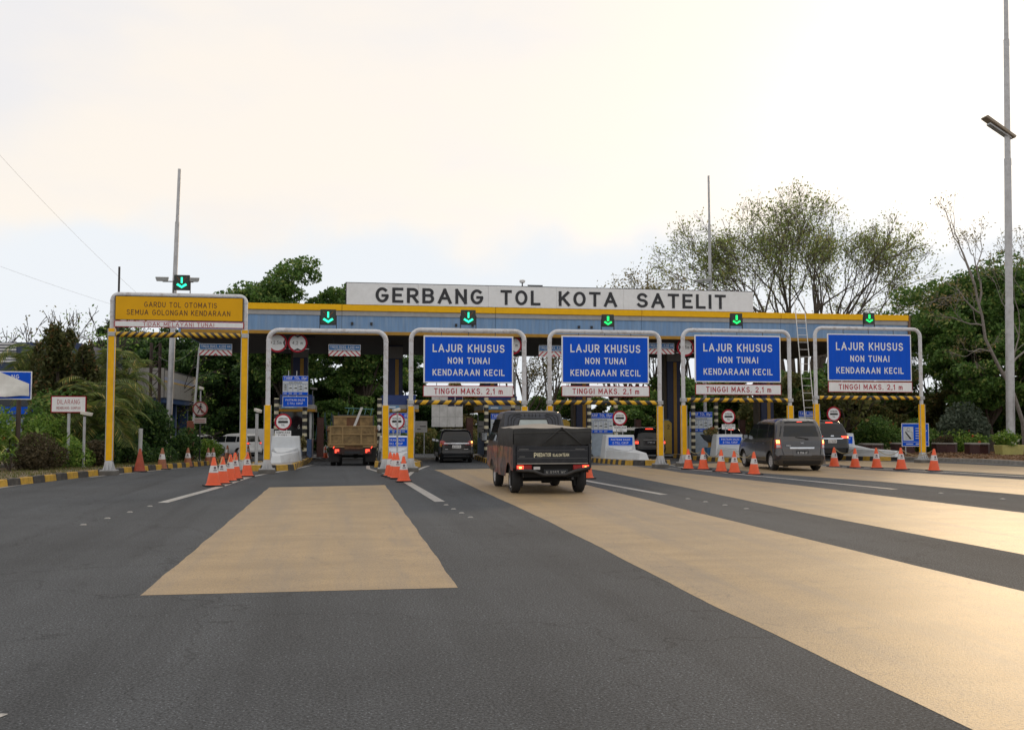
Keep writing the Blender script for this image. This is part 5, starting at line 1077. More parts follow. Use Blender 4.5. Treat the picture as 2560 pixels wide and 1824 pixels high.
p = MB().box(-.20, .32, -.07, -.055, .40, .53).build('number_plate', plate_blk, t, bevel=.005); text('N 9253 WC', .06, -.074, .465, .43, .07, M('plate grey', (.32, .32, .31), .5), p)
MB().box(-.42, -.28, -.05, -.035, .53, .59).build('small_lamp', lamp_clear, t); MB().tube([(.45, .05, .33), (.45, .5, .33)], .03, 8).build('exhaust', dark_steel, t)
MB().lathe([(.10, -.09), (.10, .09)], 14, (0, .72, .30), 'x').build('differential', under, t); MB().tube([(-.7, .62, .29), (.7, .62, .29)], .045, 8).build('rear_axle', under, t)
for y in (.62, 3.0):
    for q in (-1, 1): wheel(t, (q * (.80 - .09 - (.02 if y > 1 else 0)), y, .29), .29, .185, q, 7)

# --- dump truck
rust = M('rusty ochre steel', (.25, .17, .075), .8, var=.5, sc_=4, bump=.2, bs=25, dirt=1., dc=(.04, .024, .014), ds=2.1); rust2 = M('rusty ochre rib', (.30, .205, .09), .7, var=.2, dirt=.6, dc=(.09, .05, .02), ds=5)
inner = M('rust brown inside', (.13, .06, .03), .8, var=.3, dirt=.5, dc=(.25, .16, .06), ds=3)
t = thing('dump_truck', 'small dump truck with rusty ochre tipper body at the booth', 'dump truck', (.36, 39.2, gz(40)), R(-1)); W2 = .88
tgp = MB().box(-W2, W2, -.03, .03, .80, 1.54).build('tailgate', rust, t, bevel=.008)
for x in (-W2 + .04, -.38, .33, W2 - .04): MB().box(x - .035, x + .035, -.06, -.028, .82, 1.53).build('gate_rib', rust2, tgp, bevel=.006)
for z in (.835, 1.22, 1.52): MB().box(-W2 - .01, W2 + .01, -.062, -.027, z - .025, z + .025).build('gate_rail', rust2, tgp, bevel=.006)
for q in (-1, 1):
    MB().box(q * (W2 + .03) - .03, q * (W2 + .03) + .03, -.02, 3.0, .76, 1.52).build('body_side', rust, t, bevel=.008); MB().tube([(q * (W2 + .0), -.05, 1.38), (q * (W2 + .1), -.05, 1.38)], .04, 8).build('gate_pin', inner, t)
    MB().tube([(q * (W2 - .06), 2.95, 1.5), (q * (W2 - .06), 2.95, 2.0)], .035, 8).build('stake', dark_steel, t)
MB().box(-W2, W2, -.02, 3.0, .72, .80).build('body_floor', rust2, t)
hb = MB().box(-W2 + .05, W2 - .05, 2.95, 3.02, .66, 1.92).build('headboard', inner, t); MB().box(-W2 + .05, W2 - .05, 2.92, 3.04, 1.88, 1.95).build('headboard_rail', rust2, hb); 
for x in (-.55, .55): MB().box(x - .28, x + .28, 2.93, 2.952, 1.50, 1.87).build('headboard_panel', rust, hb)
MB().box(-.72, .72, 3.1, 4.7, .55, 2.0).build('cab', M('truck cab dark', (.03, .04, .04), .5), t, bevel=.08, seg=2)
lad = M('ladder steel', (.34, .34, .34), .45, metal=.5); MB().hexa([(-.02, 1.2, 1.45), (.08, 1.2, 1.45), (.08, 1.25, 1.45), (-.02, 1.25, 1.45)], [(.30, 2.6, 2.30), (.40, 2.6, 2.30), (.40, 2.65, 2.30), (.30, 2.65, 2.30)]).build('steel_beam', lad, t)
for x in (-.25, -.05, .45, .7): MB().tube([(x, 3.2, 1.95), (x + .08, 3.2, 2.28)], .015, 6).build('rack_rod', M('teal rod', (.08, .20, .22), .5), t)
MB().tube([(-.35, 3.2, 2.28), (.85, 3.2, 2.22)], .015, 6).build('rack_rail', MATS['teal rod'], t)
MB().box(-.74, .74, .0, .06, .46, .72).build('tail_panel', M('dark red brown panel', (.035, .015, .012), .7), t); MB().box(-.30, .40, -.02, .0, .66, .79).build('tail_plate', inner, t)
for q in (-1, 1):
    l = MB().box(q * .58 - .11, q * .58 + .11, -.04, .0, .50, .67).build('tail_lamp', tail_off, t); MB().box(q * .58 - .08, q * .58 + .07, -.046, -.038, .57, .65).build('lamp_lit', tail_on, l); MB().box(q * .58 - .08, q * .58 - .02, -.046, -.038, .515, .57).build('lamp_lit', tail_on, l)
    MB().hexa([(q * .72 - .02, -.03, .68), (q * .72 + .01, -.03, .68), (q * .72 + .01, 0, .68), (q * .72 - .02, 0, .68)], [(q * .72 + .01, -.03, .76), (q * .72 + .04, -.03, .76), (q * .72 + .04, 0, .76), (q * .72 + .01, 0, .76)]).build('side_reflector', tail_on, t)
    for dx in (.0, -.24): wheel(t, (q * (.74 + dx), .75, .39), .39, .2, q, 6)
    wheel(t, (q * .70, 3.6, .39), .39, .2, q, 6); MB().box(q * .70 - .2, q * .70 + .2, .18, .21, .16, .70).build('mud_flap', rubber, t)
    m = MB().box(q * 1.06 - .06, q * 1.06 + .06, 3.9, 3.98, 1.32, 1.56).build('mirror', white_paint if q > 0 else black_paint, t, bevel=.03); MB().tube([(q * .7, 4.0, 1.5), (q * 1.02, 3.98, 1.48)], .015, 6).build('mirror_arm', dark_steel, m)
MB().box(-.4, .4, .2, 4.4, .50, .72).build('chassis', under, t); MB().tube([(-.7, .75, .36), (.7, .75, .36)], .06, 8).build('rear_axle', under, t); MB().box(-.3, .3, -.035, -.02, .48, .58).build('number_plate', plate_blk, t)

# --- white vehicles on the cross road
whp = M('white car paint', (.72, .73, .74), .3, var=.03, coat=.6)
def white_mpv(loc, rz, lab, s):
    c = Car('white_minivan', lab, 'minivan', loc, rz, [(.2, .78, .14, 4.5), (.28, .87, .03, 4.62), (.5, .91, 0, 4.7), (.66, .91, .05, 4.68), (.95, .905, .08, 4.4), (1.06, .89, .09, 3.75), (1.35, .82, .16, 3.2), (1.6, .75, .26, 2.8), (1.72, .68, .4, 2.5), (1.78, .5, .7, 2.0), (1.79, .3, .9, 1.8)], whp, scale=s)
    c.body((.9, 3.65), .33, .21); c.rear('rear_window', glass_dark, 1.14, 1.6, (-.70, .70), (-.60, .60)); c.rear('tail_lamp', tail_off, .95, 1.15, (.45, .86), (.62, .85), off=.012, mirror=True); c.rear('lamp_lit', tail_on, 1.0, 1.08, (.6, .8), (.62, .8), off=.018, mirror=True, nx=4, nz=1); c.rear('number_plate', plate_wht, .78, .92, (-.21, .21), (-.21, .21), off=.02, nz=1)
    c.rear('bumper_line', trim_blk, .25, .35, (-.78, .78), (-.8, .8), off=.008)
    for q in (-1, 1): c.side('side_glass', glass_dark, 1.14, 1.55, (.45, 1.15), (.62, 1.15), q); c.side('side_glass', glass_dark, 1.12, 1.57, (1.22, 2.25), (1.22, 2.25), q); c.side('side_glass', glass_dark, 1.1, 1.56, (2.31, 3.5), (2.31, 2.85), q)
    mirrors(c, 3.2, 1.2, whp); return c
white_mpv((-5.95, 71.5, gz(73)), R(52), 'white minivan seen past the right leg of the yellow gantry', .9)
white_mpv((-9.8, 76.5, gz(76)), R(40), 'white car partly hidden behind shrubs and the camera pole', .85)
white_mpv((-14.2, 45.0, gz(45) + .17), R(75), 'white car standing behind the strap-leaf plants', .9)
vt = thing('white_van', 'boxy white van behind the white minivan', 'van', (-4.6, 79.5, gz(80)), R(60)); MB().box(-.85, .85, 0, 3.2, .35, 1.95).build('cargo_box', whp, vt, bevel=.05, seg=2); MB().box(-.8, .8, 3.2, 4.4, .35, 1.5).build('cab', whp, vt, bevel=.1, seg=2); MB().box(-.7, .7, 4.2, 4.41, 1.0, 1.4).build('windscreen', glass_dark, vt)
for y in (.7, 3.6):
    for q in (-1, 1): wheel(vt, (q * .75, y, .3), .3, .18, q, 6)
# ================================================================ left and right verge furniture
t = thing('covered_sign', 'blue road sign half covered by a draped white sheet on brown post', 'road sign', (-10.1, 33.4, gz(33) + .14)); 
MB().tube([(.12, .04, 0), (.12, .04, 2.4)], .07, 8).build('post', M('brown post', (.06, .04, .03), .7), t); MB().box(-1.6, .50, -.03, .0, 2.12, 3.00).build('panel', sign_white, t); MB().box(-1.57, .47, -.036, -.028, 2.15, 2.97).build('panel_face', sign_blue, t)
text('NG', .02, -.04, 2.83, .22, .13, sign_white, t); cl = MB(); rows = []
for j in range(9):
    f = j / 8; rows.append([(x, -.12 - .04 * math.sin(5 * x + 3 * f) * f - .02 * math.sin(13 * x), (3.03 - max(0, (x + .55)) * .42) * (1 - f) + (2.22 + .02 * math.sin(6 * x)) * f) for x in np.linspace(-1.62, .45, 16)])
cl.grid(rows); cl.build('sheet', M('white sheet', (.82, .82, .80), .7, var=.1, dirt=.3, dc=(.4, .37, .32)), t, smooth=60); MB().box(-.7, .75, -.25, .25, -.02, .12).build('slab_base', concrete, t, bevel=.02)
t = thing('litter_sign', 'white red-bordered DILARANG MEMBUANG SAMPAH sign in the shrubs', 'road sign', (-8.42, 33.1, gz(33) + .14)); MB().tube([(0, .04, 0), (0, .04, 2.1)], .045, 8).build('post', steel, t)
p = MB().box(-.53, .53, -.03, .0, 1.70, 2.24).build('panel', sign_red, t, bevel=.02, seg=2); MB().box(-.49, .49, -.036, -.028, 1.74, 2.20).build('panel_face', sign_white, p, bevel=.01); text('DILARANG', 0, -.04, 2.05, .66, .14, sign_red, p, bold=-.004); text('MEMBUANG SAMPAH', 0, -.04, 1.86, .70, .085, M('faded red', (.38, .10, .10), .6), p)
t = thing('no_walking_sign', 'round no-pedestrians sign with a plate below, by the shrubs', 'road sign', (-5.85, 43.2, gz(43) + .14)); MB().tube([(0, .04, 0), (0, .04, 2.2)], .03, 8).build('post', dark_steel, t); dd = disc(t, 0, 0, 2.17, .31, M('dull red', (.20, .03, .03), .6), M('dull white', (.42, .38, .36), .6))
wk = MB(); zc = 2.17
for poly in ([(-.03, .0), (.05, .0), (.06, .13), (-.01, .15)], [(-.03, .0), (.02, .0), (-.08, -.19), (-.12, -.18)], [(0, 0), (.05, .0), (.11, -.18), (.07, -.19)], [(-.01, .13), (.02, .11), (-.09, .0), (-.12, .01)], [(.04, .13), (.07, .11), (.11, .03), (.09, .02)]): wk.prism([(a, b + zc) for a, b in poly], -.026, -.021)
wk.lathe([(.035, -.002), (.035, .003)], 12, (.03, -.0235, zc + .19), 'y'); wk.build('walker_mark', sign_black, dd); MB().prism([(-.20, .16 + zc), (-.16, .20 + zc), (.20, -.16 + zc), (.16, -.20 + zc)], -.034, -.029).build('slash', MATS['dull red'], dd)
p = MB().box(-.25, .25, -.02, 0, 1.57, 1.79).build('lower_plate', MATS['dull white'], t); [MB().box(-.20, .20, -.024, -.018, z, z + .03).build('plate_mark', MATS['dull red'], p) for z in (1.62, 1.70)]
o = MB().tube([(0, 0, 0), (.02, 0, 1.25)], .07, 10).build('white_post', M('pale post', (.45, .47, .46), .6, dirt=.3), loc=(-6.95, 36.6, gz(36.6) + .14)); tag(o, 'short pale post standing beside the plain red cone', 'post')
o = MB().box(-.14, .14, -.14, .14, 0, 1.7).build('brick_post', M('terracotta post', (.22, .06, .03), .7, dirt=.3), bevel=.02, loc=(-6.55, 45.5, gz(45.5) + .14)); tag(o, 'square terracotta post between dark shrubs', 'post')
for x in (-7.6, -7.25): o = MB().tube([(0, 0, 0), (0, 0, .5)], .07, 8).build('yellow_bollard', ochre, loc=(x, 43.5, gz(43.5) + .14)); tag(o, 'small ochre bollard below the round clipped bush', 'bollard', 'ochre bollards')
# blue information sign and planters on the right verge
t = thing('information_sign', 'blue pictogram sign behind the right leg of the verge gantry', 'sign', (28.75, 47.2, gz(47) + .14), R(-3)); 
for q in (-.5, .5): MB().tube([(q, .03, 0), (q, .03, .9)], .03, 8).build('post', steel, t)
p = MB().box(-.72, .74, -.02, 0, .42, 1.60).build('panel', sign_white, t); MB().box(-.69, .71, -.026, -.018, .45, 1.57).build('panel_face', sign_blue, p); pic = MB().box(-.64, -.10, -.032, -.024, .72, 1.42).build('pictogram', cell, p)
MB().lathe([(.09, -.001), (.09, .003)], 16, (-.36, -.034, 1.28), 'y').build('ring_mark', sign_black, pic); MB().lathe([(.075, -.001), (.075, .003)], 16, (-.36, -.037, 1.28), 'y').build('ring_fill', cell, pic)
MB().prism([(-.55, 1.14), (-.50, 1.17), (-.22, .84), (-.24, .78), (-.30, .80)], -.037, -.033).build('arrow_mark', sign_black, pic)
for a in ((-.54, -.16, 1.165, 1.178), (-.54, -.16, .80, .812), (-.172, -.16, .81, 1.17), (-.54, -.38, .90, .91)): MB().box(a[0], a[1], -.036, -.032, a[2], a[3]).build('outline_mark', sign_black, pic)
for i, wd in enumerate((.44, .62, .18, .50, .24)): MB().box(.02, .02 + wd, -.032, -.024, 1.32 - i * .125, 1.36 - i * .125).build('text_mark', cell, p)
MB().box(-.66, .68, -.032, -.024, .64, .655).build('rule', cell, p); MB().box(-.5, -.12, -.032, -.024, .52, .57).build('text_mark', cell, p); MB().box(.02, .25, -.032, -.024, .52, .57).build('text_mark', cell, p)
maroon = M('maroon tile', (.055, .018, .018), .5, var=.2)
def tile_planter(x, y, lab, r=.62, h=.5):
    t = thing('octagon_planter', lab, 'planter', (x, y, gz(y) + .13), 0, 'maroon octagonal planters')
    pl = [(r * math.cos(R(22.5 + 45 * i)), r * math.sin(R(22.5 + 45 * i))) for i in range(8)]
    for i in range(8):
        a, b = pl[i], pl[(i + 1) % 8]; ins = lambda p, k: (p[0] * k, p[1] * k)
        MB().hexa([(*a, 0), (*b, 0), (*ins(b, .86), 0), (*ins(a, .86), 0)], [(*a, h), (*b, h), (*ins(b, .86), h), (*ins(a, .86), h)]).build('tile_panel', maroon, t, bevel=.012)
    MB().prism(pl, h - .08, h - .05, 'z').build('soil', dirt_mat, t); MB().tube([(p[0] * .95, p[1] * .95, h + .02) for p in pl + pl[:1]], .05, 6).build('rim', concrete, t); return t
PLN = [(26.6, 47.8), (28.4, 49.6), (30.6, 49.5), (32.9, 50.2)]
tile_planter(27.1, 48.6, 'maroon tiled planter behind the low nose of the crash block'); tile_planter(29.6, 49.8, 'maroon tiled planter behind the blue pictogram sign'); tile_planter(32.3, 50.2, 'maroon tiled planter with rope marks beside the cone row', .66); tile_planter(32.55, 47.7, 'maroon tiled planter touching the yellow planter', .62, .52)
t = thing('yellow_planter', 'pale yellow concrete planter beside the tall lamp mast', 'planter', (33.1, 45.9, gz(46) + .13)); MB().hexa([(-.58, -.3, 0), (.58, -.3, 0), (.58, .3, 0), (-.58, .3, 0)], [(-.64, -.36, .52), (.64, -.36, .52), (.64, .36, .52), (-.64, .36, .52)]).build('trough', M('pale yellow concrete', (.42, .40, .13), .7, dirt=.3), t, bevel=.03)
# covered white sign and grey sign beyond the booths
t = thing('covered_board', 'large board wrapped in dirty white sheeting beyond the booths', 'sign board', (6.97, 68, gz(68))); MB().tube([(.2, .1, 0), (.2, .1, 1.4)], .08, 8).build('post', dark_steel, t)
wsh = M('dirty white sheeting', (.72, .72, .71), .7, var=.12, sc_=3, bump=.3, bs=5, dirt=.4, dc=(.32, .31, .29)); 
for i in range(4):
    for j in range(3):
        if j == 2 and i >= 2: continue
        MB().box(-.95 + i * .47 + .006, -.95 + (i + 1) * .47 - .006, -.03 - .008 * ((i + j) % 2), .05, 1.75 + j * .62, 1.75 + (j + 1) * .62 - .012).build('sheet_panel', wsh, t)
for i in (2, 3): MB().box(-.95 + i * .47 + .03, -.95 + (i + 1) * .47 - .03, -.02, .04, 2.99, 3.58).build('dark_panel', navy, t); MB().box(-.95 + i * .47, -.95 + (i + 1) * .47, .0, .045, 2.98, 3.6).build('panel_frame', white_paint, t)
t.scale = (1.13, 1.13, 1.13)
t = thing('small_board', 'small grey notice board on a thin post beyond the booths', 'sign', (4.86, 64, gz(64))); t.scale = (1.14, 1.14, 1.14); MB().tube([(.2, .02, 0), (.2, .02, 1.6)], .03, 8).build('post', steel, t); p = MB().box(-.36, .36, -.02, 0, 1.35, 1.98).build('panel', M('grey board', (.50, .49, .47), .6), t); MB().box(-.05, .28, -.024, -.018, 1.66, 1.71).build('text_mark', dark_steel, p); MB().box(-.2, .0, -.024, -.018, 1.50, 1.55).build('text_mark', dark_steel, p)
t = thing('grey_box', 'small grey equipment box on a pole beyond the booths', 'cabinet', (10.6, 62, gz(62))); MB().tube([(0, 0, 0), (0, 0, 5.2)], .05, 8).build('pole', steel, t); MB().box(-.3, .3, -.15, .15, 2.2, 2.8).build('box', M('box grey', (.42, .45, .48), .5), t, bevel=.03)
t = thing('rod_bundle', 'pale teal metal frames stacked behind the booth numbered 6', 'metal frames', (-.75, 54, gz(54) + .1)); teal = MATS['teal rod']
for x in (-.55, -.2, .15, .5):
    for q in (-.12, .12): MB().tube([(x + q, 0, .9), (x, 0, 2.35)], .02, 6).build('frame_rod', teal, t)
MB().box(-.75, .7, -.1, .1, .8, .9).build('frame_base', dark_steel, t)

# ================================================================ buildings on the left
def building_left():
    t = thing('office_building', 'low building with navy fascia and white louvre strips behind the conifers', 'building', (-12.6, 55, gz(55))); z0 = gz(55)
    nv = M('navy fascia', (.014, .035, .11), .5, var=.1, dirt=.2); pw = M('pale panel', (.48, .50, .52), .6, var=.08, dirt=.3); bw_ = M('pale blue wall plaster', (.17, .25, .38), .7, var=.1, dirt=.35)
    MB().box(-14, -.9, .2, 9, 0, 3.9).build('wall', bw_, t); 
    MB().box(-14.2, -.7, -.5, 9.2, 4.45, 6.0).build('fascia', nv, t, bevel=.02)
    for i in range(7): MB().box(-14.1 + i * 1.75 + .01, -14.1 + (i + 1) * 1.75 - .01, -.3, .3, 3.45, 4.44).build('wall_panel', pw, t)
    for i in range(7): MB().box(-14.3, -3.85, -.56, -.52, 4.98 + i * .148, 4.98 + i * .148 + .095).build('louvre_slat', M('louvre white', (.60, .62, .63), .5), t)
    MB().box(-6.5, -2.2, .12, .25, 2.75, 3.40).build('window_band', glass_dark, t); MB().box(-6.5, -1.2, -.1, .1, 2.35, 2.72).build('blue_awning', sign_blue, t); MB().box(-3.9, -3.7, .1, .19, 2.2, 2.4).build('vent', dark_steel, t)
    pass
    return t
building_left()
t = thing('gatehouse', 'raised grey panelled gatehouse with a yellow stripe, on blue columns', 'building', (-10.4, 62, gz(62))); pnl = M('grey cladding', (.30, .29, .27), .6, var=.12, dirt=.45, dc=(.15, .12, .10), ds=2); ybl = M('stripe yellow', (.50, .33, .08), .6, dirt=.3); lil = M('stripe lilac', (.28, .31, .42), .6, dirt=.3); zb = gz(62)
MB().box(-6, -.06, -.0, 13, 3.2 - zb, 4.75 - zb).build('core', dark_steel, t)
for i in range(7):
    a, b = i * 1.86 + .008, (i + 1) * 1.86 - .008
    MB().box(-.06, .0, a, b, 3.0 - zb, 3.92 - zb).build('cladding_panel', pnl, t); MB().box(-.055, .004, a, b, 3.922 - zb, 4.02 - zb).build('yellow_stripe', ybl, t); MB().box(-.06, .0, a, b, 4.022 - zb, 4.22 - zb).build('lilac_stripe', lil, t); MB().box(-.06, .0, a, b, 4.222 - zb, 4.62 - zb).build('cladding_panel', pnl, t)
for i in range(4): MB().box(-6 + i * 1.48 + .008, -6 + (i + 1) * 1.48 - .008, -.06, .0, 3.0 - zb, 4.75 - zb).build('cladding_panel', pnl, t)
for i in range(6): MB().box(-.01, .012, 10.6, 12.9, 3.1 - zb + i * .14, 3.15 - zb + i * .14).build('louvre_slat', dark_steel, t)
MB().box(-6, -.1, .1, 12.9, 2.7 - zb, 3.0 - zb).build('floor_beam', M('beam blue', (.02, .06, .16), .6), t)
for y in (1.2, 7, 12): MB().box(-1.1, -.5, y, y + .5, 0, 2.7 - zb).build('column', MATS['beam blue'], t)
MB().box(-4.0, -1.6, -.075, -.055, 3.5 - zb, 4.3 - zb).build('window', glass_dark, t)
t = thing('steel_tower', 'dark rusty lattice tower beside the gatehouse', 'tower', (-9.75, 55, gz(55))); ir = M('rusty iron', (.05, .035, .03), .8, var=.3)
for q in (-.22, .22):
    for r_ in (-.2, .2): MB().tube([(q, r_, 0), (q, r_, 6.1)], .045, 6).build('leg', ir, t)
for i in range(12): MB().tube([(-.22, -.2, .4 + i * .47), (.22, -.2, .4 + (i + 1) * .47 * 1)], .025, 5).build('brace', ir, t); MB().tube([(-.22, -.2, .4 + i * .47), (.22, -.2, .4 + i * .47)], .022, 5).build('rung', ir, t)
# overhead wires
wm = M('wire', (.45, .45, .46), .6)
for i, (a, b, lab) in enumerate((((-17.5, 40, 9.2), (-4.5, 62, 6.2), 'thin overhead cable slanting down to the far left of the canopy'), ((-15, 40, 14), (-9, 60, 6.6), 'thin overhead cable above the bare bush'), ((-9.6, 55, 5.0), (-6.35, 46, 5.0), 'slack cable from the lattice tower to the leaning pole'))):
    pts = [tuple(a[k] + (b[k] - a[k]) * f - (.5 * 4 * f * (1 - f) if k == 2 else 0) for k in range(3)) for f in np.linspace(0, 1, 14)]
    o = MB().tube(pts, .005, 4).build('cable', wm); tag(o, lab, 'cable')
# ================================================================ vegetation
def quads_mesh(name, centers, size, mat, up=.35, aspect=1.7, droop=0.):
    """one leaf-shaped quad per centre, random orientation biased upwards"""
    n = len(centers); c = np.asarray(centers, float)
    nrm = rng.normal(size=(n, 3)); nrm[:, 2] += up * 2; nrm /= np.linalg.norm(nrm, axis=1)[:, None]
    a = rng.normal(size=(n, 3)); a[:, 2] -= droop; a -= nrm * (a * nrm).sum(1)[:, None]; a /= np.linalg.norm(a, axis=1)[:, None]; b = np.cross(nrm, a)
    s = (size * rng.uniform(.6, 1.35, n))[:, None]
    v = np.empty((n, 4, 3)); v[:, 0] = c - a * s * aspect * .5; v[:, 1] = c + b * s * .5 - nrm * s * .08; v[:, 2] = c + a * s * aspect * .5; v[:, 3] = c - b * s * .5 - nrm * s * .08
    me = bpy.data.meshes.new(name); me.vertices.add(n * 4); me.vertices.foreach_set('co', v.reshape(-1).astype(np.float32))
    me.loops.add(n * 4); me.loops.foreach_set('vertex_index', np.arange(n * 4, dtype=np.int32)); me.polygons.add(n)
    me.polygons.foreach_set('loop_start', np.arange(0, n * 4, 4, dtype=np.int32)); me.materials.append(mat); me.update(calc_edges=True); return me
def blob(n, c, r, shell=.45):
    d = rng.normal(size=(n, 3)); d /= np.linalg.norm(d, axis=1)[:, None]; q = (shell + (1 - shell) * rng.random(n)) ** .6
    return np.asarray(c) + d * q[:, None] * np.asarray(r)
bark = M('bark grey brown', (.075, .058, .045), .9, var=.3, sc_=8, bump=.4, bs=20, stretch=(1, 1, .25)); bark_p = M('bark pale grey', (.23, .21, .19), .85, var=.25, sc_=8, bump=.3, bs=18); twig = M('dark twig', (.05, .038, .03), .9)
L_dark = leafmat('leaf dark green', (0.021, 0.052, 0.017), (0.071, 0.150, 0.035), (0.160, 0.248, 0.052)); L_mid = leafmat('leaf mid green', (0.044, 0.098, 0.024), (0.133, 0.248, 0.050), (0.283, 0.336, 0.088))
L_olive = leafmat('leaf olive', (.070, .085, .028), (.175, .19, .06), (.26, .17, .06)); L_light = leafmat('leaf fresh green', (0.079, 0.168, 0.027), (0.231, 0.371, 0.062), (0.389, 0.460, 0.106)); L_dry = leafmat('leaf dry', (0.124, 0.106, 0.039), (0.283, 0.265, 0.106), (0.389, 0.248, 0.088))
L_blue = leafmat('leaf grey green', (0.052, 0.079, 0.052), (0.150, 0.185, 0.133)); L_palm = leafmat('palm frond', (0.062, 0.106, 0.024), (0.195, 0.248, 0.062), (0.460, 0.371, 0.106)); L_thuja = leafmat('thuja', (0.035, 0.050, 0.017), (0.106, 0.115, 0.035), (0.231, 0.124, 0.052)); L_strap = leafmat('strap leaf', (0.052, 0.124, 0.021), (0.231, 0.354, 0.052), (0.500, 0.500, 0.124)); L_rust = leafmat('rust twigs', (.05, .042, .022), (.12, .095, .05))
TD = {}
def tree_dense(name, lab, x, y, h, rx, mat, n=26, per=420, leaf=.2, trunk=.22, grp=None, zbase=.3, nvar=3, cl=1.):
    """tapered trunk, limbs to every leaf clump, clumps spread through the crown; look-alikes share mesh data"""
    z = gz(y); t = thing(name, lab, 'tree', (x, y, z), random.uniform(0, 6), grp); key = (mat.name, round(zbase, 1), round(h / rx / .6)); pool = TD.setdefault(key, [])
    if len(pool) < nvar:
        tb = MB(); L_ = []; zc = h * (zbase + 1) / 2; rz_ = h * (1 - zbase) / 2
        fork = h * max(.15, zbase * .8); tb.tube([(0, 0, -.1), (.1, .05, fork * .5), (.0, .1, fork)], [trunk, trunk * .8, trunk * .65], 8)
        for i in range(n):
            d = rng.normal(size=3); d /= np.linalg.norm(d); q = rng.uniform(.45, .95); c = np.array([d[0] * rx * q, d[1] * rx * q, zc + d[2] * rz_ * q])
            if c[2] < zc: c[:2] *= .85
            m = c * .5 + np.array([0, 0, fork]) * .5; m[2] += .1 * h * rng.random() - .02 * h
            tb.tube([(0, .1 * fork / h, fork), tuple(m), tuple(c)], [trunk * .42, trunk * .22, trunk * .07], 5, caps=False)
            rr = cl * rx * rng.uniform(.20, .36); k = int(per * rng.uniform(.6, 1.3))
            for _ in range(3): cc = c + rng.normal(size=3) * rr * np.array([.5, .5, .3]); L_.append(blob(k // 3, cc, (rr * .75, rr * .75, rr * .42), .3))
        pool.append((tb.mesh('trunk', bark, smooth=60), quads_mesh('crown', np.vstack(L_), leaf, mat, .45), h, rx)); v = pool[-1]
    else: v = pool[random.randrange(nvar)]
    ob('trunk', v[0], t); ob('crown', v[1], t); t.scale = (rx / v[3], rx / v[3], h / v[2]); return t
def tree_branching(name, lab, x, y, stems, levels, mat, leaf, nleaf, bmat=bark, grp=None, spread=.5, curl=.25, ratio=.74, r0=.28, nb=(2, 3), tuft=.5, lift=.12, minr=.018, droop=0.):
    z = gz(y); t = thing(name, lab, 'tree', (x, y, z), 0, grp); tb = MB(); tips = []
    def grow(p, d, l, r, lev):
        pts = [p]; rad = [r]; q = p.copy(); dd = d.copy(); ns = 3 if lev > 1 else 2
        for i in range(ns):
            dd = (dd + Vector(rng.normal(size=3)) * curl * .35 + Vector((0, 0, lift))).normalized(); q = q + dd * l / ns; pts.append(q.copy()); rad.append(max(minr * .5, r * (1 - .32 * (i + 1) / ns)))
        tb.tube(pts, rad, 7 if lev > 3 else (5 if lev > 1 else 3), caps=False)
        if lev <= 1:
            tips.append(np.array(q)); tips.append(np.array(pts[1]))
        if lev == 0: return
        k = random.randint(*nb)
        for j in range(k):
            ax = Vector(rng.normal(size=3)); ax = (ax - dd * ax.dot(dd)).normalized(); ang = spread * random.uniform(.5, 1.2) * (.55 if j == 0 else 1.)
            nd_ = (dd * math.cos(ang) + ax * math.sin(ang)).normalized(); s0 = q if j < 2 else pts[random.randint(1, len(pts) - 1)]
            grow(s0.copy(), nd_, l * ratio * random.uniform(.8, 1.15), max(minr, rad[-1] * (.86 if j == 0 else .68)), lev - 1)
    for (p, d, l, r) in stems: grow(Vector(p), Vector(d).normalized(), l, r, levels)
    tb.build('trunk', bmat, t, smooth=60, fixn=False)
    if nleaf:
        tp = np.array(tips); idx = rng.integers(0, len(tp), nleaf); ob('crown', quads_mesh('crown', tp[idx] + rng.normal(size=(nleaf, 3)) * tuft * np.array([1, 1, .7]), leaf, mat, .3, 1.9, droop), t)
    return t

# big sparse spreading tree behind the canopy
random.seed(11); rng = np.random.default_rng(11)
st = []
for bx, dx, dy, l, r in ((-3.0, -.50, .1, 3.6, .16), (-2.9, -.30, -.25, 3.6, .18), (-2.7, -.08, .25, 3.5, .20), (-2.2, .10, -.1, 3.4, .16), (-1.0, -.10, .3, 3.4, .17), (-.6, .06, .05, 3.6, .19), (-.2, .26, -.3, 3.5, .17), (.6, .02, .3, 3.4, .16), (1.2, .20, -.15, 3.5, .18), (1.6, .40, .2, 3.6, .19), (1.9, .60, -.1, 3.7, .20), (2.2, .82, .15, 3.8, .18), (1.9, .34, -.35, 3.4, .15), (-2.9, -.62, .0, 3.3, .13), (2.5, 1.05, -.05, 3.7, .15), (-1.8, -.2, -.3, 3.5, .14), (2.3, 1.15, .1, 3.3, .12)):
    st.append(((bx, dy * 5, 7.9), (dx, dy, 1.0), l * 1.06, r))
bark_t = M('bark ash brown', (.11, .09, .072), .9, var=.3, sc_=8)
T1 = tree_branching('spreading_tree', 'large half-bare tree fanning out above the right end of canopy', 38.3, 80, st, 6, leafmat('leaf sparse backlit', (.14, .20, .055), (.30, .36, .12), (.38, .34, .14), .7), .115, 24000, bmat=bark_t, spread=.56, curl=.30, ratio=.75, nb=(2, 3), tuft=.5, lift=.02, droop=.6, minr=.019)
b = MB(); [b.tube([(s[0][0] * .4, s[0][1] * .3, -.2), (s[0][0] * .6, s[0][1] * .6, 3.5), s[0]], [.40, s[3] * 1.25, s[3]], 7, caps=False) for s in st]; b.build('lower_stem', bark_t, T1, smooth=60)
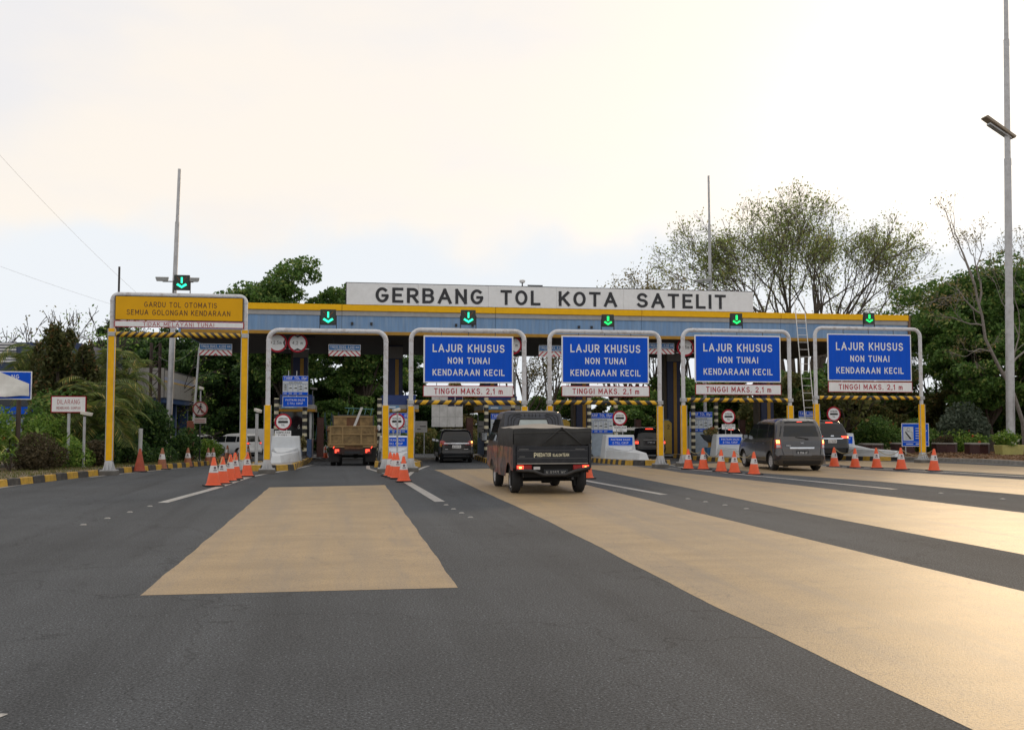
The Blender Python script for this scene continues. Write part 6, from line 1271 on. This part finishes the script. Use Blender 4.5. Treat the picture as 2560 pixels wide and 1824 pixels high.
# paler half-bare trees behind the name board and through the lanes
random.seed(5); rng = np.random.default_rng(5)
def fan(n, sp, l, r): return [((rng.normal() * .4, rng.normal() * .4, 0), (math.cos(a) * sp * rng.uniform(.4, 1), math.sin(a) * sp, 1.), l * rng.uniform(.85, 1.15), r) for a in np.linspace(0, 2 * math.pi, n, endpoint=False)]
tree_branching('half_bare_tree', 'pale half-bare tree showing above the right half of the name board', 31.0, 92, fan(7, .6, 4.9, .24), 5, L_dry, .12, 15000, spread=.45, ratio=.74, tuft=.4, grp=None)
tree_branching('half_bare_tree', 'pale thin tree seen between two gantries under the canopy', 15.6, 84, fan(5, .4, 3.6, .18), 5, L_dry, .11, 7000, spread=.45, ratio=.74, tuft=.3)
tree_branching('half_bare_tree', 'bushy pale tree left of the far floodlight mast', 26.6, 90, fan(7, .6, 4.8, .2), 5, L_dry, .12, 14000, spread=.45, ratio=.74, tuft=.35)
tree_branching('bare_bush_tree', 'leafless twiggy tree right of the ladder behind the canopy', 45.5, 70, fan(6, .45, 3.2, .14), 5, L_dry, .09, 1600, spread=.5, ratio=.76, tuft=.3, bmat=twig, minr=.022)
# bare grey tree beside the lamp mast
random.seed(9); rng = np.random.default_rng(9)
tb_ = tree_branching('bare_tree', 'pale leafless crooked tree leaning left beside the lamp mast', 36.3, 49, [((-2.75, 0, 9.2), (-.1, .0, 1), 1.9, .075), ((-2.5, 0, 8.2), (.25, .1, 1), 1.7, .065), ((-1.9, 0, 5.6), (-.9, 0, .25), 1.1, .05), ((-2.3, 0, 7.0), (-.9, .1, .1), 1.0, .05), ((-2.4, 0, 7.6), (-.8, -.1, .5), 1.2, .05), ((-1.2, 0, 4.3), (.8, .3, .9), 2.2, .07), ((-.9, 0, 3.9), (.5, -.2, 1), 2.6, .055)], 4, L_dry, .07, 1300, bmat=bark_p, spread=.62, curl=.5, ratio=.74, tuft=.22, lift=.05, minr=.012)
b = MB(); b.tube([(.0, 0, -.1), (-.1, 0, 1.8), (-.7, 0, 3.6), (-1.5, 0, 4.9), (-2.2, 0, 6.3), (-2.35, .0, 7.5), (-2.6, 0, 8.4), (-2.75, 0, 9.3)], [.12, .108, .096, .086, .078, .07, .062, .055], 9, caps=False); b.build('lower_trunk', bark_p, tb_, smooth=60)
tree_branching('bare_tree', 'thin leafless tree whose twigs cross the lamp mast', 37.6, 50, [((0, 0, 0), (.05, 0, 1), 4.2, .14)], 5, L_dry, .07, 1500, bmat=bark_p, spread=.5, curl=.4, ratio=.76, tuft=.25, minr=.012)

# dense trees
random.seed(21); rng = np.random.default_rng(21)
tree_dense('leafy_tree', 'rounded green tree rising above the left part of canopy', -4.3, 76, 13.5, 3.9, L_mid, 64, 1100, .16, .3, zbase=.35, cl=1.35)
tree_dense('leafy_tree', 'green tree peeking over the left end of the name board', 1.6, 80, 13.3, 3.4, L_mid, 48, 900, .16, .26, zbase=.35, cl=1.3)
tree_dense('leafy_tree', 'slim green treetop poking above the board near GERBANG', 3.5, 82, 14.2, 1.5, L_mid, 22, 500, .15, .18, zbase=.45, cl=1.4)
UG = 'dark trees under the left half of the canopy'
for i, (x, y, h, rx) in enumerate([(-10.5, 88, 9.8, 4.6), (-6.2, 86, 9.0, 4.2), (-2.4, 90, 9.2, 4.2), (2.0, 88, 8.4, 3.8), (5.6, 92, 8.6, 3.8), (-14.5, 92, 11, 5), (-19, 95, 11, 5.2), (-8.2, 96, 11.5, 5), (8.6, 96, 6.6, 3.2)]):
    tree_dense('dense_tree', 'dark dense evergreen tree beyond the booths under the canopy', x, y, h, rx, L_dark if i not in (3, 8) else L_mid, 40, 1000, .17, .28, grp=UG, zbase=.02)
tree_dense('dense_tree', 'brighter green tree just beyond the dump truck', .6, 78, 6.2, 2.6, L_mid, 26, 900, .14, .2, zbase=.05)
LG = 'low trees seen through the middle lanes'
for x, y, h, rx, m in ((11.4, 96, 7.0, 3.0, L_dry), (14.6, 98, 6.2, 3.0, L_mid), (18.0, 94, 5.6, 3.0, L_mid), (22.0, 96, 6.2, 3.4, L_mid), (26.5, 92, 6.4, 3.4, L_olive), (30.5, 90, 7.0, 3.6, L_mid), (34.5, 88, 7.2, 3.6, L_olive)):
    tree_dense('low_tree', 'low mixed green tree seen through the middle lanes', x, y, h, rx, m, 26, 800, .15, .18, grp=LG, zbase=.02)
# right-hand wood
tree_dense('umbrella_tree', 'broad dark umbrella tree right of the last gantry', 41.5, 62, 11.8, 5.2, L_mid, 50, 900, .15, .34, zbase=.52)
tree_dense('umbrella_tree', 'tall dark umbrella tree behind the lamp mast', 47.5, 62, 13.6, 6.0, L_mid, 54, 900, .16, .36, zbase=.5)
tree_dense('leafy_tree', 'bright leafy tree between the last gantry and lamp mast', 39.8, 57, 8.6, 3.6, L_mid, 44, 1000, .14, .24, zbase=.25)
tree_dense('leafy_tree', 'green tree standing right behind the lamp mast foot', 45.5, 56, 9.6, 4.0, L_mid, 40, 1000, .14, .26, zbase=.15)
RG = 'undergrowth trees on the right verge'
for x, y, h, rx, m in ((28.5, 63, 5.8, 3.0, L_olive), (32, 66, 6.8, 3.4, L_mid), (35, 62, 6.0, 3.0, L_olive), (37.5, 66, 7.2, 3.4, L_mid), (41, 64, 6.4, 3.2, L_olive), (44, 62, 6.4, 3.2, L_mid), (48.5, 60, 7, 3.6, L_mid), (27.2, 72, 6.6, 3.4, L_mid), (31.5, 76, 7.4, 3.8, L_dark), (38, 74, 8.2, 4, L_mid), (45, 72, 9, 4.4, L_dark), (52, 68, 10, 4.6, L_mid), (57, 62, 10, 4.6, L_dark), (24.3, 78, 5.6, 3.0, L_mid)):
    tree_dense('undergrowth_tree', 'scrubby green tree in the thicket behind the right verge', x, y, h, rx, m, 26, 640, .15, .15, grp=RG, zbase=.0)
random.seed(3); rng = np.random.default_rng(3)
t = tree_branching('gnarled_tree', 'small gnarled dark tree right of the last crash block', 28.0, 53.5, [((0, 0, 0), (-.1, 0, 1), 1.5, .14), ((0, 0, 1.3), (.8, 0, .6), 1.2, .08), ((-.1, 0, 1.3), (-.7, 0, .7), 1.1, .08)], 3, L_olive, .16, 700, spread=.6, curl=.5, tuft=.3)
# shrubs
def shrub(lab, x, y, r, mat, n=2600, leaf=.08, name='shrub', grp=None, zoff=.14, flat=1., flowers=None, nf=0, shell=.55, up=.25, cz=.72, fs=.07):
    z = gz(y) + zoff; t = thing(name, lab, 'shrub', (x, y, z), random.uniform(0, 6), grp); rx, rz_ = (r if isinstance(r, tuple) else (r, r * flat))
    pts = np.vstack([blob(n // 3, (0, 0, rz_ * cz), (rx, rx, rz_), shell)] + [blob(n // 9, (rng.normal() * rx * .5, rng.normal() * rx * .5, rz_ * (cz + rng.normal() * .32)), (rx * .6, rx * .6, rz_ * .55), shell) for _ in range(6)])
    pts = pts[pts[:, 2] > .0]
    ob('foliage', quads_mesh('foliage', pts, leaf, mat, up), t); b = MB()
    for a in np.linspace(0, 6.28, 6): b.tube([(0, 0, -.05), (math.cos(a) * rx * .5, math.sin(a) * rx * .5, rz_ * 1.1)], [.03, .01], 4, caps=False)
    b.build('stem', bark, t)
    if nf:
        fp = blob(nf, (0, 0, rz_ * cz), (rx * 1.03, rx * 1.03, rz_ * 1.05), .95); fp = fp[fp[:, 2] > .1]; ob('flowers', quads_mesh('flowers', np.repeat(fp, 5, 0) + rng.normal(size=(len(fp) * 5, 3)) * .03, fs, flowers, .3, 1.1), t)['kind'] = 'stuff'
    return t
orange_f = leafmat('orange petal', (.55, .10, .04), (.70, .20, .08)); white_f = leafmat('white petal', (.6, .6, .5), (.7, .7, .62))
random.seed(31); rng = np.random.default_rng(31)
shrub('brown twiggy rounded shrub at the kerb before the camera post', -8.75, 31.2, .62, L_rust, 6000, .045, flat=1.05); shrub('low brown twiggy shrub left of the yellow gantry leg', -7.75, 33.9, .55, L_rust, 5000, .05, flat=.95)
shrub('bright clipped green bush below the litter sign', -9.75, 35.2, .62, L_light, 5200, .05, flat=1.6, cz=.8); shrub('green bush behind the brown twiggy shrub', -8.2, 33.2, .45, L_light, 2600, .05, flat=1.1)
shrub('tall rounded clipped dark bush right of the yellow gantry leg', -7.55, 41.5, (1.05, 1.25), L_dark, 9000, .07, cz=.95); shrub('clipped dark bush beside the terracotta post', -6.35, 43.0, (.55, .75), L_dark, 4000, .06, cz=.9); shrub('yellow-green low bush beside the far cones', -5.95, 46.4, (.62, .50), L_light, 4000, .06, cz=.8)
shrub('low dark hedge behind the faded cones', -6.9, 40.2, (.75, .35), L_dark, 3500, .06); shrub('low dark hedge beside the pale post', -7.5, 37.6, (.8, .5), L_dark, 4500, .06); shrub('dark hedge clump below the palms', -8.4, 36.6, (.8, .7), L_dark, 4500, .07); shrub('shaded shrub under the palms', -9.6, 38.5, (1.3, 1.0), L_dark, 6000, .08)
shrub('narrow climbing shrub between palms and clipped bush', -8.5, 40.0, (.7, 1.1), L_mid, 4500, .07, cz=.95)
for i, (x, y, h, rx) in enumerate(((-10.2, 38.5, 5.0, .95), (-11.0, 40.0, 4.6, .9), (-9.6, 39.5, 4.4, .8), (-10.5, 40.6, 4.1, .9))):
    z = gz(y) + .15; t = thing('thuja_tree', ['tall olive-brown conifer in the middle of palms', 'olive-brown conifer behind the litter sign', 'olive-brown conifer nearest the yellow gantry leg', 'short olive-brown conifer squeezed between taller conifers'][i], 'tree', (x, y, z), 0); P_ = []
    for k in range(60):
        f = rng.random(); a = rng.uniform(0, 6.28); rr = rx * (1 - f * .55) * rng.uniform(.5, 1); P_.append(blob(170, (math.cos(a) * rr, math.sin(a) * rr, .3 + f * (h - .5)), (.24, .24, .42), .2))
    ob('crown', quads_mesh('crown', np.vstack(P_), .075, L_thuja if k % 2 else L_thuja, .1, 2.2), t); MB().tube([(0, 0, -.1), (0, 0, h * .9)], [.12, .03], 6).build('trunk', bark, t)
def palm(lab, x, y, h, n=13, ln_=1.9, grp=None, stems=3):
    z = gz(y) + .15; t = thing('areca_palm', lab, 'palm', (x, y, z), random.uniform(0, 6), grp); V = []; F = []; b = MB()
    for s_ in range(stems):
        bx, by = rng.normal() * .25, rng.normal() * .25; hh = h * rng.uniform(.6, 1.0); lean = rng.normal(size=2) * .12 * hh
        b.tube([(bx, by, -.1), (bx + lean[0] * .5, by + lean[1] * .5, hh * .6), (bx + lean[0], by + lean[1], hh)], [.06, .05, .04], 6)
        for k in range(n):
            az = rng.uniform(0, 6.28); el = rng.uniform(.35, 1.25); l = ln_ * rng.uniform(.7, 1.15); p = Vector((bx + lean[0], by + lean[1], hh)); d = Vector((math.cos(az) * math.cos(el), math.sin(az) * math.cos(el), math.sin(el))); prev = p; pts = [p.copy()]
            for i in range(12):
                d = (d + Vector((0, 0, -.15 - .012 * i))).normalized(); p = p + d * l / 12; pts.append(p.copy())
                side = d.cross(Vector((0, 0, 1))).normalized()
                for q in (-1, 1):
                    for m_ in (0, .5):
                        o_ = pts[-2] + (p - pts[-2]) * m_; ll = l * .30 * math.sin(math.pi * min(.97, (i + 1 + m_) / 13)) ** .6 + .06; tip = o_ + (side * q * .8 + d * .55 + Vector((0, 0, -.18 - .2 * rng.random()))).normalized() * ll; wv = d * .022
                        k0 = len(V); V.extend([tuple(o_ - wv), tuple((o_ + tip) / 2 + wv + Vector((0, 0, .02))), tuple(tip), tuple((o_ + tip) / 2 - wv * 1.2)]); F.append((k0, k0 + 1, k0 + 2, k0 + 3))
            b.tube(pts, [.02 * (1 - .85 * i / 12) for i in range(13)], 4, caps=False)
    me = bpy.data.meshes.new('fronds'); me.from_pydata(V, [], F); me.materials.append(L_palm); ob('fronds', me, t); b.build('stem', M('palm stem', (.10, .11, .05), .8), t); return t
PG = 'feathery areca palms in the left shrubbery'
for lab, x, y, h in (('tall areca palm arching over the navy fascia', -11.9, 41.5, 4.4), ('drooping areca palm right of the yellow gantry leg', -8.6, 38.6, 3.0), ('areca palm beside the litter sign', -9.2, 36.6, 1.9), ('areca palm rising between conifers', -10.6, 42, 4.6), ('areca palm arching towards the gatehouse', -8.9, 43, 4.2), ('low yellowing areca palm left of the clipped bush', -8.4, 37.2, 1.5)): palm(lab, x, y, h, grp=PG)
def strap_plant(lab, x, y, s, grp, n=120):
    z = gz(y) + .15; t = thing('strap_leaf_plant', lab, 'plant', (x, y, z), random.uniform(0, 6), grp); V = []; F = []
    for c_ in range(7):
        cx, cy, hh = rng.normal() * s * .5, rng.normal() * s * .35, s * rng.uniform(.3, 1.)
        for k in range(n // 7):
            az = rng.uniform(0, 6.28); el = rng.uniform(.2, 1.3); l = s * rng.uniform(.4, .65); p = Vector((cx, cy, hh)); d = Vector((math.cos(az) * math.cos(el), math.sin(az) * math.cos(el), math.sin(el))); wv = d.cross(Vector((0, 0, 1))).normalized() * s * .035; ks = len(V); V.extend([tuple(p - wv * .4), tuple(p + wv * .4)])
            for i in range(3): d = (d + Vector((0, 0, -.35))).normalized(); p = p + d * l / 3; f = (1., .8, .08)[i]; V.extend([tuple(p - wv * f), tuple(p + wv * f)])
            for i in range(3): F.append((ks + 2 * i, ks + 2 * i + 1, ks + 2 * i + 3, ks + 2 * i + 2))
    me = bpy.data.meshes.new('leaves'); me.from_pydata(V, [], F); me.materials.append(L_strap); ob('leaves', me, t); b = MB(); [b.tube([(0, 0, -.05), (rng.normal() * s * .3, rng.normal() * s * .3, s * .7)], .02, 4) for _ in range(4)]; b.build('stem', bark, t); return t
SG = 'yellow-green strap-leaf plants round the covered sign'
for x, y, s in ((-10.4, 32.4, .85), (-9.6, 31.6, .8), (-11.3, 33.5, 1.1), (-10.6, 34.6, 1.3), (-9.4, 33.6, .9), (-10.0, 36.2, 1.5), (-11.6, 36, 1.6), (-9.2, 30.2, .6), (-12.4, 35, 1.4), (-10.0, 30.9, .9), (-9.0, 32.4, .7), (-11.2, 32.2, 1.0)): strap_plant('yellow-green strap-leaf plant clump around the covered sign post', x, y, s, SG)
random.seed(8); rng = np.random.default_rng(8)
tree_branching('bare_bush_tree', 'tangled leafless tree behind the navy fascia building', -19.5, 66, fan(8, .9, 2.9, .13), 5, L_dry, .09, 1400, bmat=twig, minr=.026, spread=.6, curl=.5, ratio=.76, tuft=.3, lift=.03)
tree_branching('bare_bush_tree', 'leafless twiggy tree with few green leaves above palms', -15.2, 66, fan(8, .8, 2.9, .13), 5, L_light, .11, 2200, bmat=twig, minr=.026, spread=.6, curl=.5, ratio=.76, tuft=.35, lift=.03)
shrub('full mid-green bush between the litter sign and conifers', -9.5, 37.2, (1.1, 1.5), L_mid, 7000, .08, cz=.8, shell=.2); shrub('fresh green shrub in front of the covered sign post', -10.9, 31.9, (.7, .6), L_light, 3500, .07, shell=.2); shrub('leafy green mound beside the covered sign slab', -11.6, 33.0, (.9, .9), L_light, 4500, .07, shell=.2)
# right verge planting
shrub('rounded green bush with rusty top right of the crash block', 30.0, 53.2, (1.35, 1.25), L_mid, 8000, .09, cz=.75, shell=.15, flowers=orange_f, nf=6, fs=.1); shrub('green flowering bush behind the blue pictogram sign', 33.4, 54.5, (1.3, 1.0), L_mid, 6000, .09, shell=.1, flowers=orange_f, nf=9, fs=.12); shrub('low green shrub with orange blooms between planters', 35.2, 53.5, (1.3, .8), L_light, 5000, .09, shell=.1, flowers=orange_f, nf=10, fs=.12)
shrub('grey-green drooping shrub behind the yellow planter', 36.4, 54.5, (1.4, 1.7), L_blue, 8000, .13, cz=.8, shell=.1); shrub('pale shrub with white flowers growing in the yellow planter', 33.0, 45.9, (.55, .50), L_light, 2000, .07, zoff=.6, shell=.1, flowers=white_f, nf=16, fs=.06)
shrub('small reddish plant in the maroon planter by the cone row', 32.3, 50.2, (.45, .28), L_rust, 700, .07, zoff=.6, flowers=orange_f, nf=4); shrub('hanging olive foliage beside the lamp mast', 35.1, 45.5, (.75, 1.3), L_olive, 5200, .09, zoff=2.0, cz=.6); shrub('dry scrub at the foot of the lamp mast', 36.2, 47, (1.0, 1.1), L_rust, 4000, .07)
shrub('wispy dry plant in the dark bowl planter', 17.35, 46.0, (.35, .22), L_dry, 500, .07, zoff=1.15, flowers=orange_f, nf=4); shrub('spiky plant in front of the booth numbered 6', -1.85, 44.2, (.28, .3), L_dry, 500, .07, zoff=.6); shrub('leafy pot plants behind the camera pole sign', 2.6, 43.0, (.45, .4), L_mid, 900, .08, zoff=.6)
HG = 'rough hedge along the far side of the cross road'
for x, y in ((-4, 84), (1.5, 82), (6.5, 80), (9.5, 78), (13, 80), (17, 82), (21, 84), (25, 82)): shrub('rough low hedge clump beyond the booths', x, y, (2.2, 1.1), L_olive if x > 5 else L_dark, 4500, .13, grp=HG, zoff=0)
# grass tufts and fallen leaves
def tufts(lab, xr, yr, n, mat, h, kx=None):
    ys = rng.uniform(*yr, n); xs = np.array([kx(y) for y in ys]) + rng.uniform(*xr, n); V = np.empty((n, 3, 3)); a = rng.uniform(0, 6.28, n); l = h * rng.uniform(.4, 1.2, n); zz = np.array([gz(y) for y in ys]) + .15
    dx, dy = np.cos(a), np.sin(a); V[:, 0] = np.c_[xs - dx * .012, ys - dy * .012, zz]; V[:, 1] = np.c_[xs + dx * .012, ys + dy * .012, zz]; V[:, 2] = np.c_[xs + rng.normal(size=n) * l * .5, ys + rng.normal(size=n) * l * .5, zz + l]
    me = bpy.data.meshes.new('grass'); me.vertices.add(n * 3); me.vertices.foreach_set('co', V.reshape(-1).astype(np.float32)); me.loops.add(n * 3); me.loops.foreach_set('vertex_index', np.arange(n * 3, dtype=np.int32)); me.polygons.add(n); me.polygons.foreach_set('loop_start', np.arange(0, n * 3, 3, dtype=np.int32)); me.materials.append(mat); me.update(calc_edges=True)
    tag(ob('grass', me), lab, 'grass', kind='stuff')
tufts('short rough grass behind the painted left kerb', (-2.6, -.2), (24, 46), 7000, L_olive, .08, lk)
n = 9000; ys = rng.uniform(33, 56, n); xs = np.array([rk(y) for y in ys]) + rng.uniform(.2, 1, n) ** 1.6 * 13 + .2; tag(ob('fallen_leaves', quads_mesh('fallen_leaves', np.c_[xs, ys, [gz(y) + .165 for y in ys]], .09, leafmat('dead leaf', (.10, .05, .025), (.28, .16, .08), (.36, .26, .16)), 1.5)), 'brown fallen leaves scattered over the right verge', 'leaves', kind='stuff')
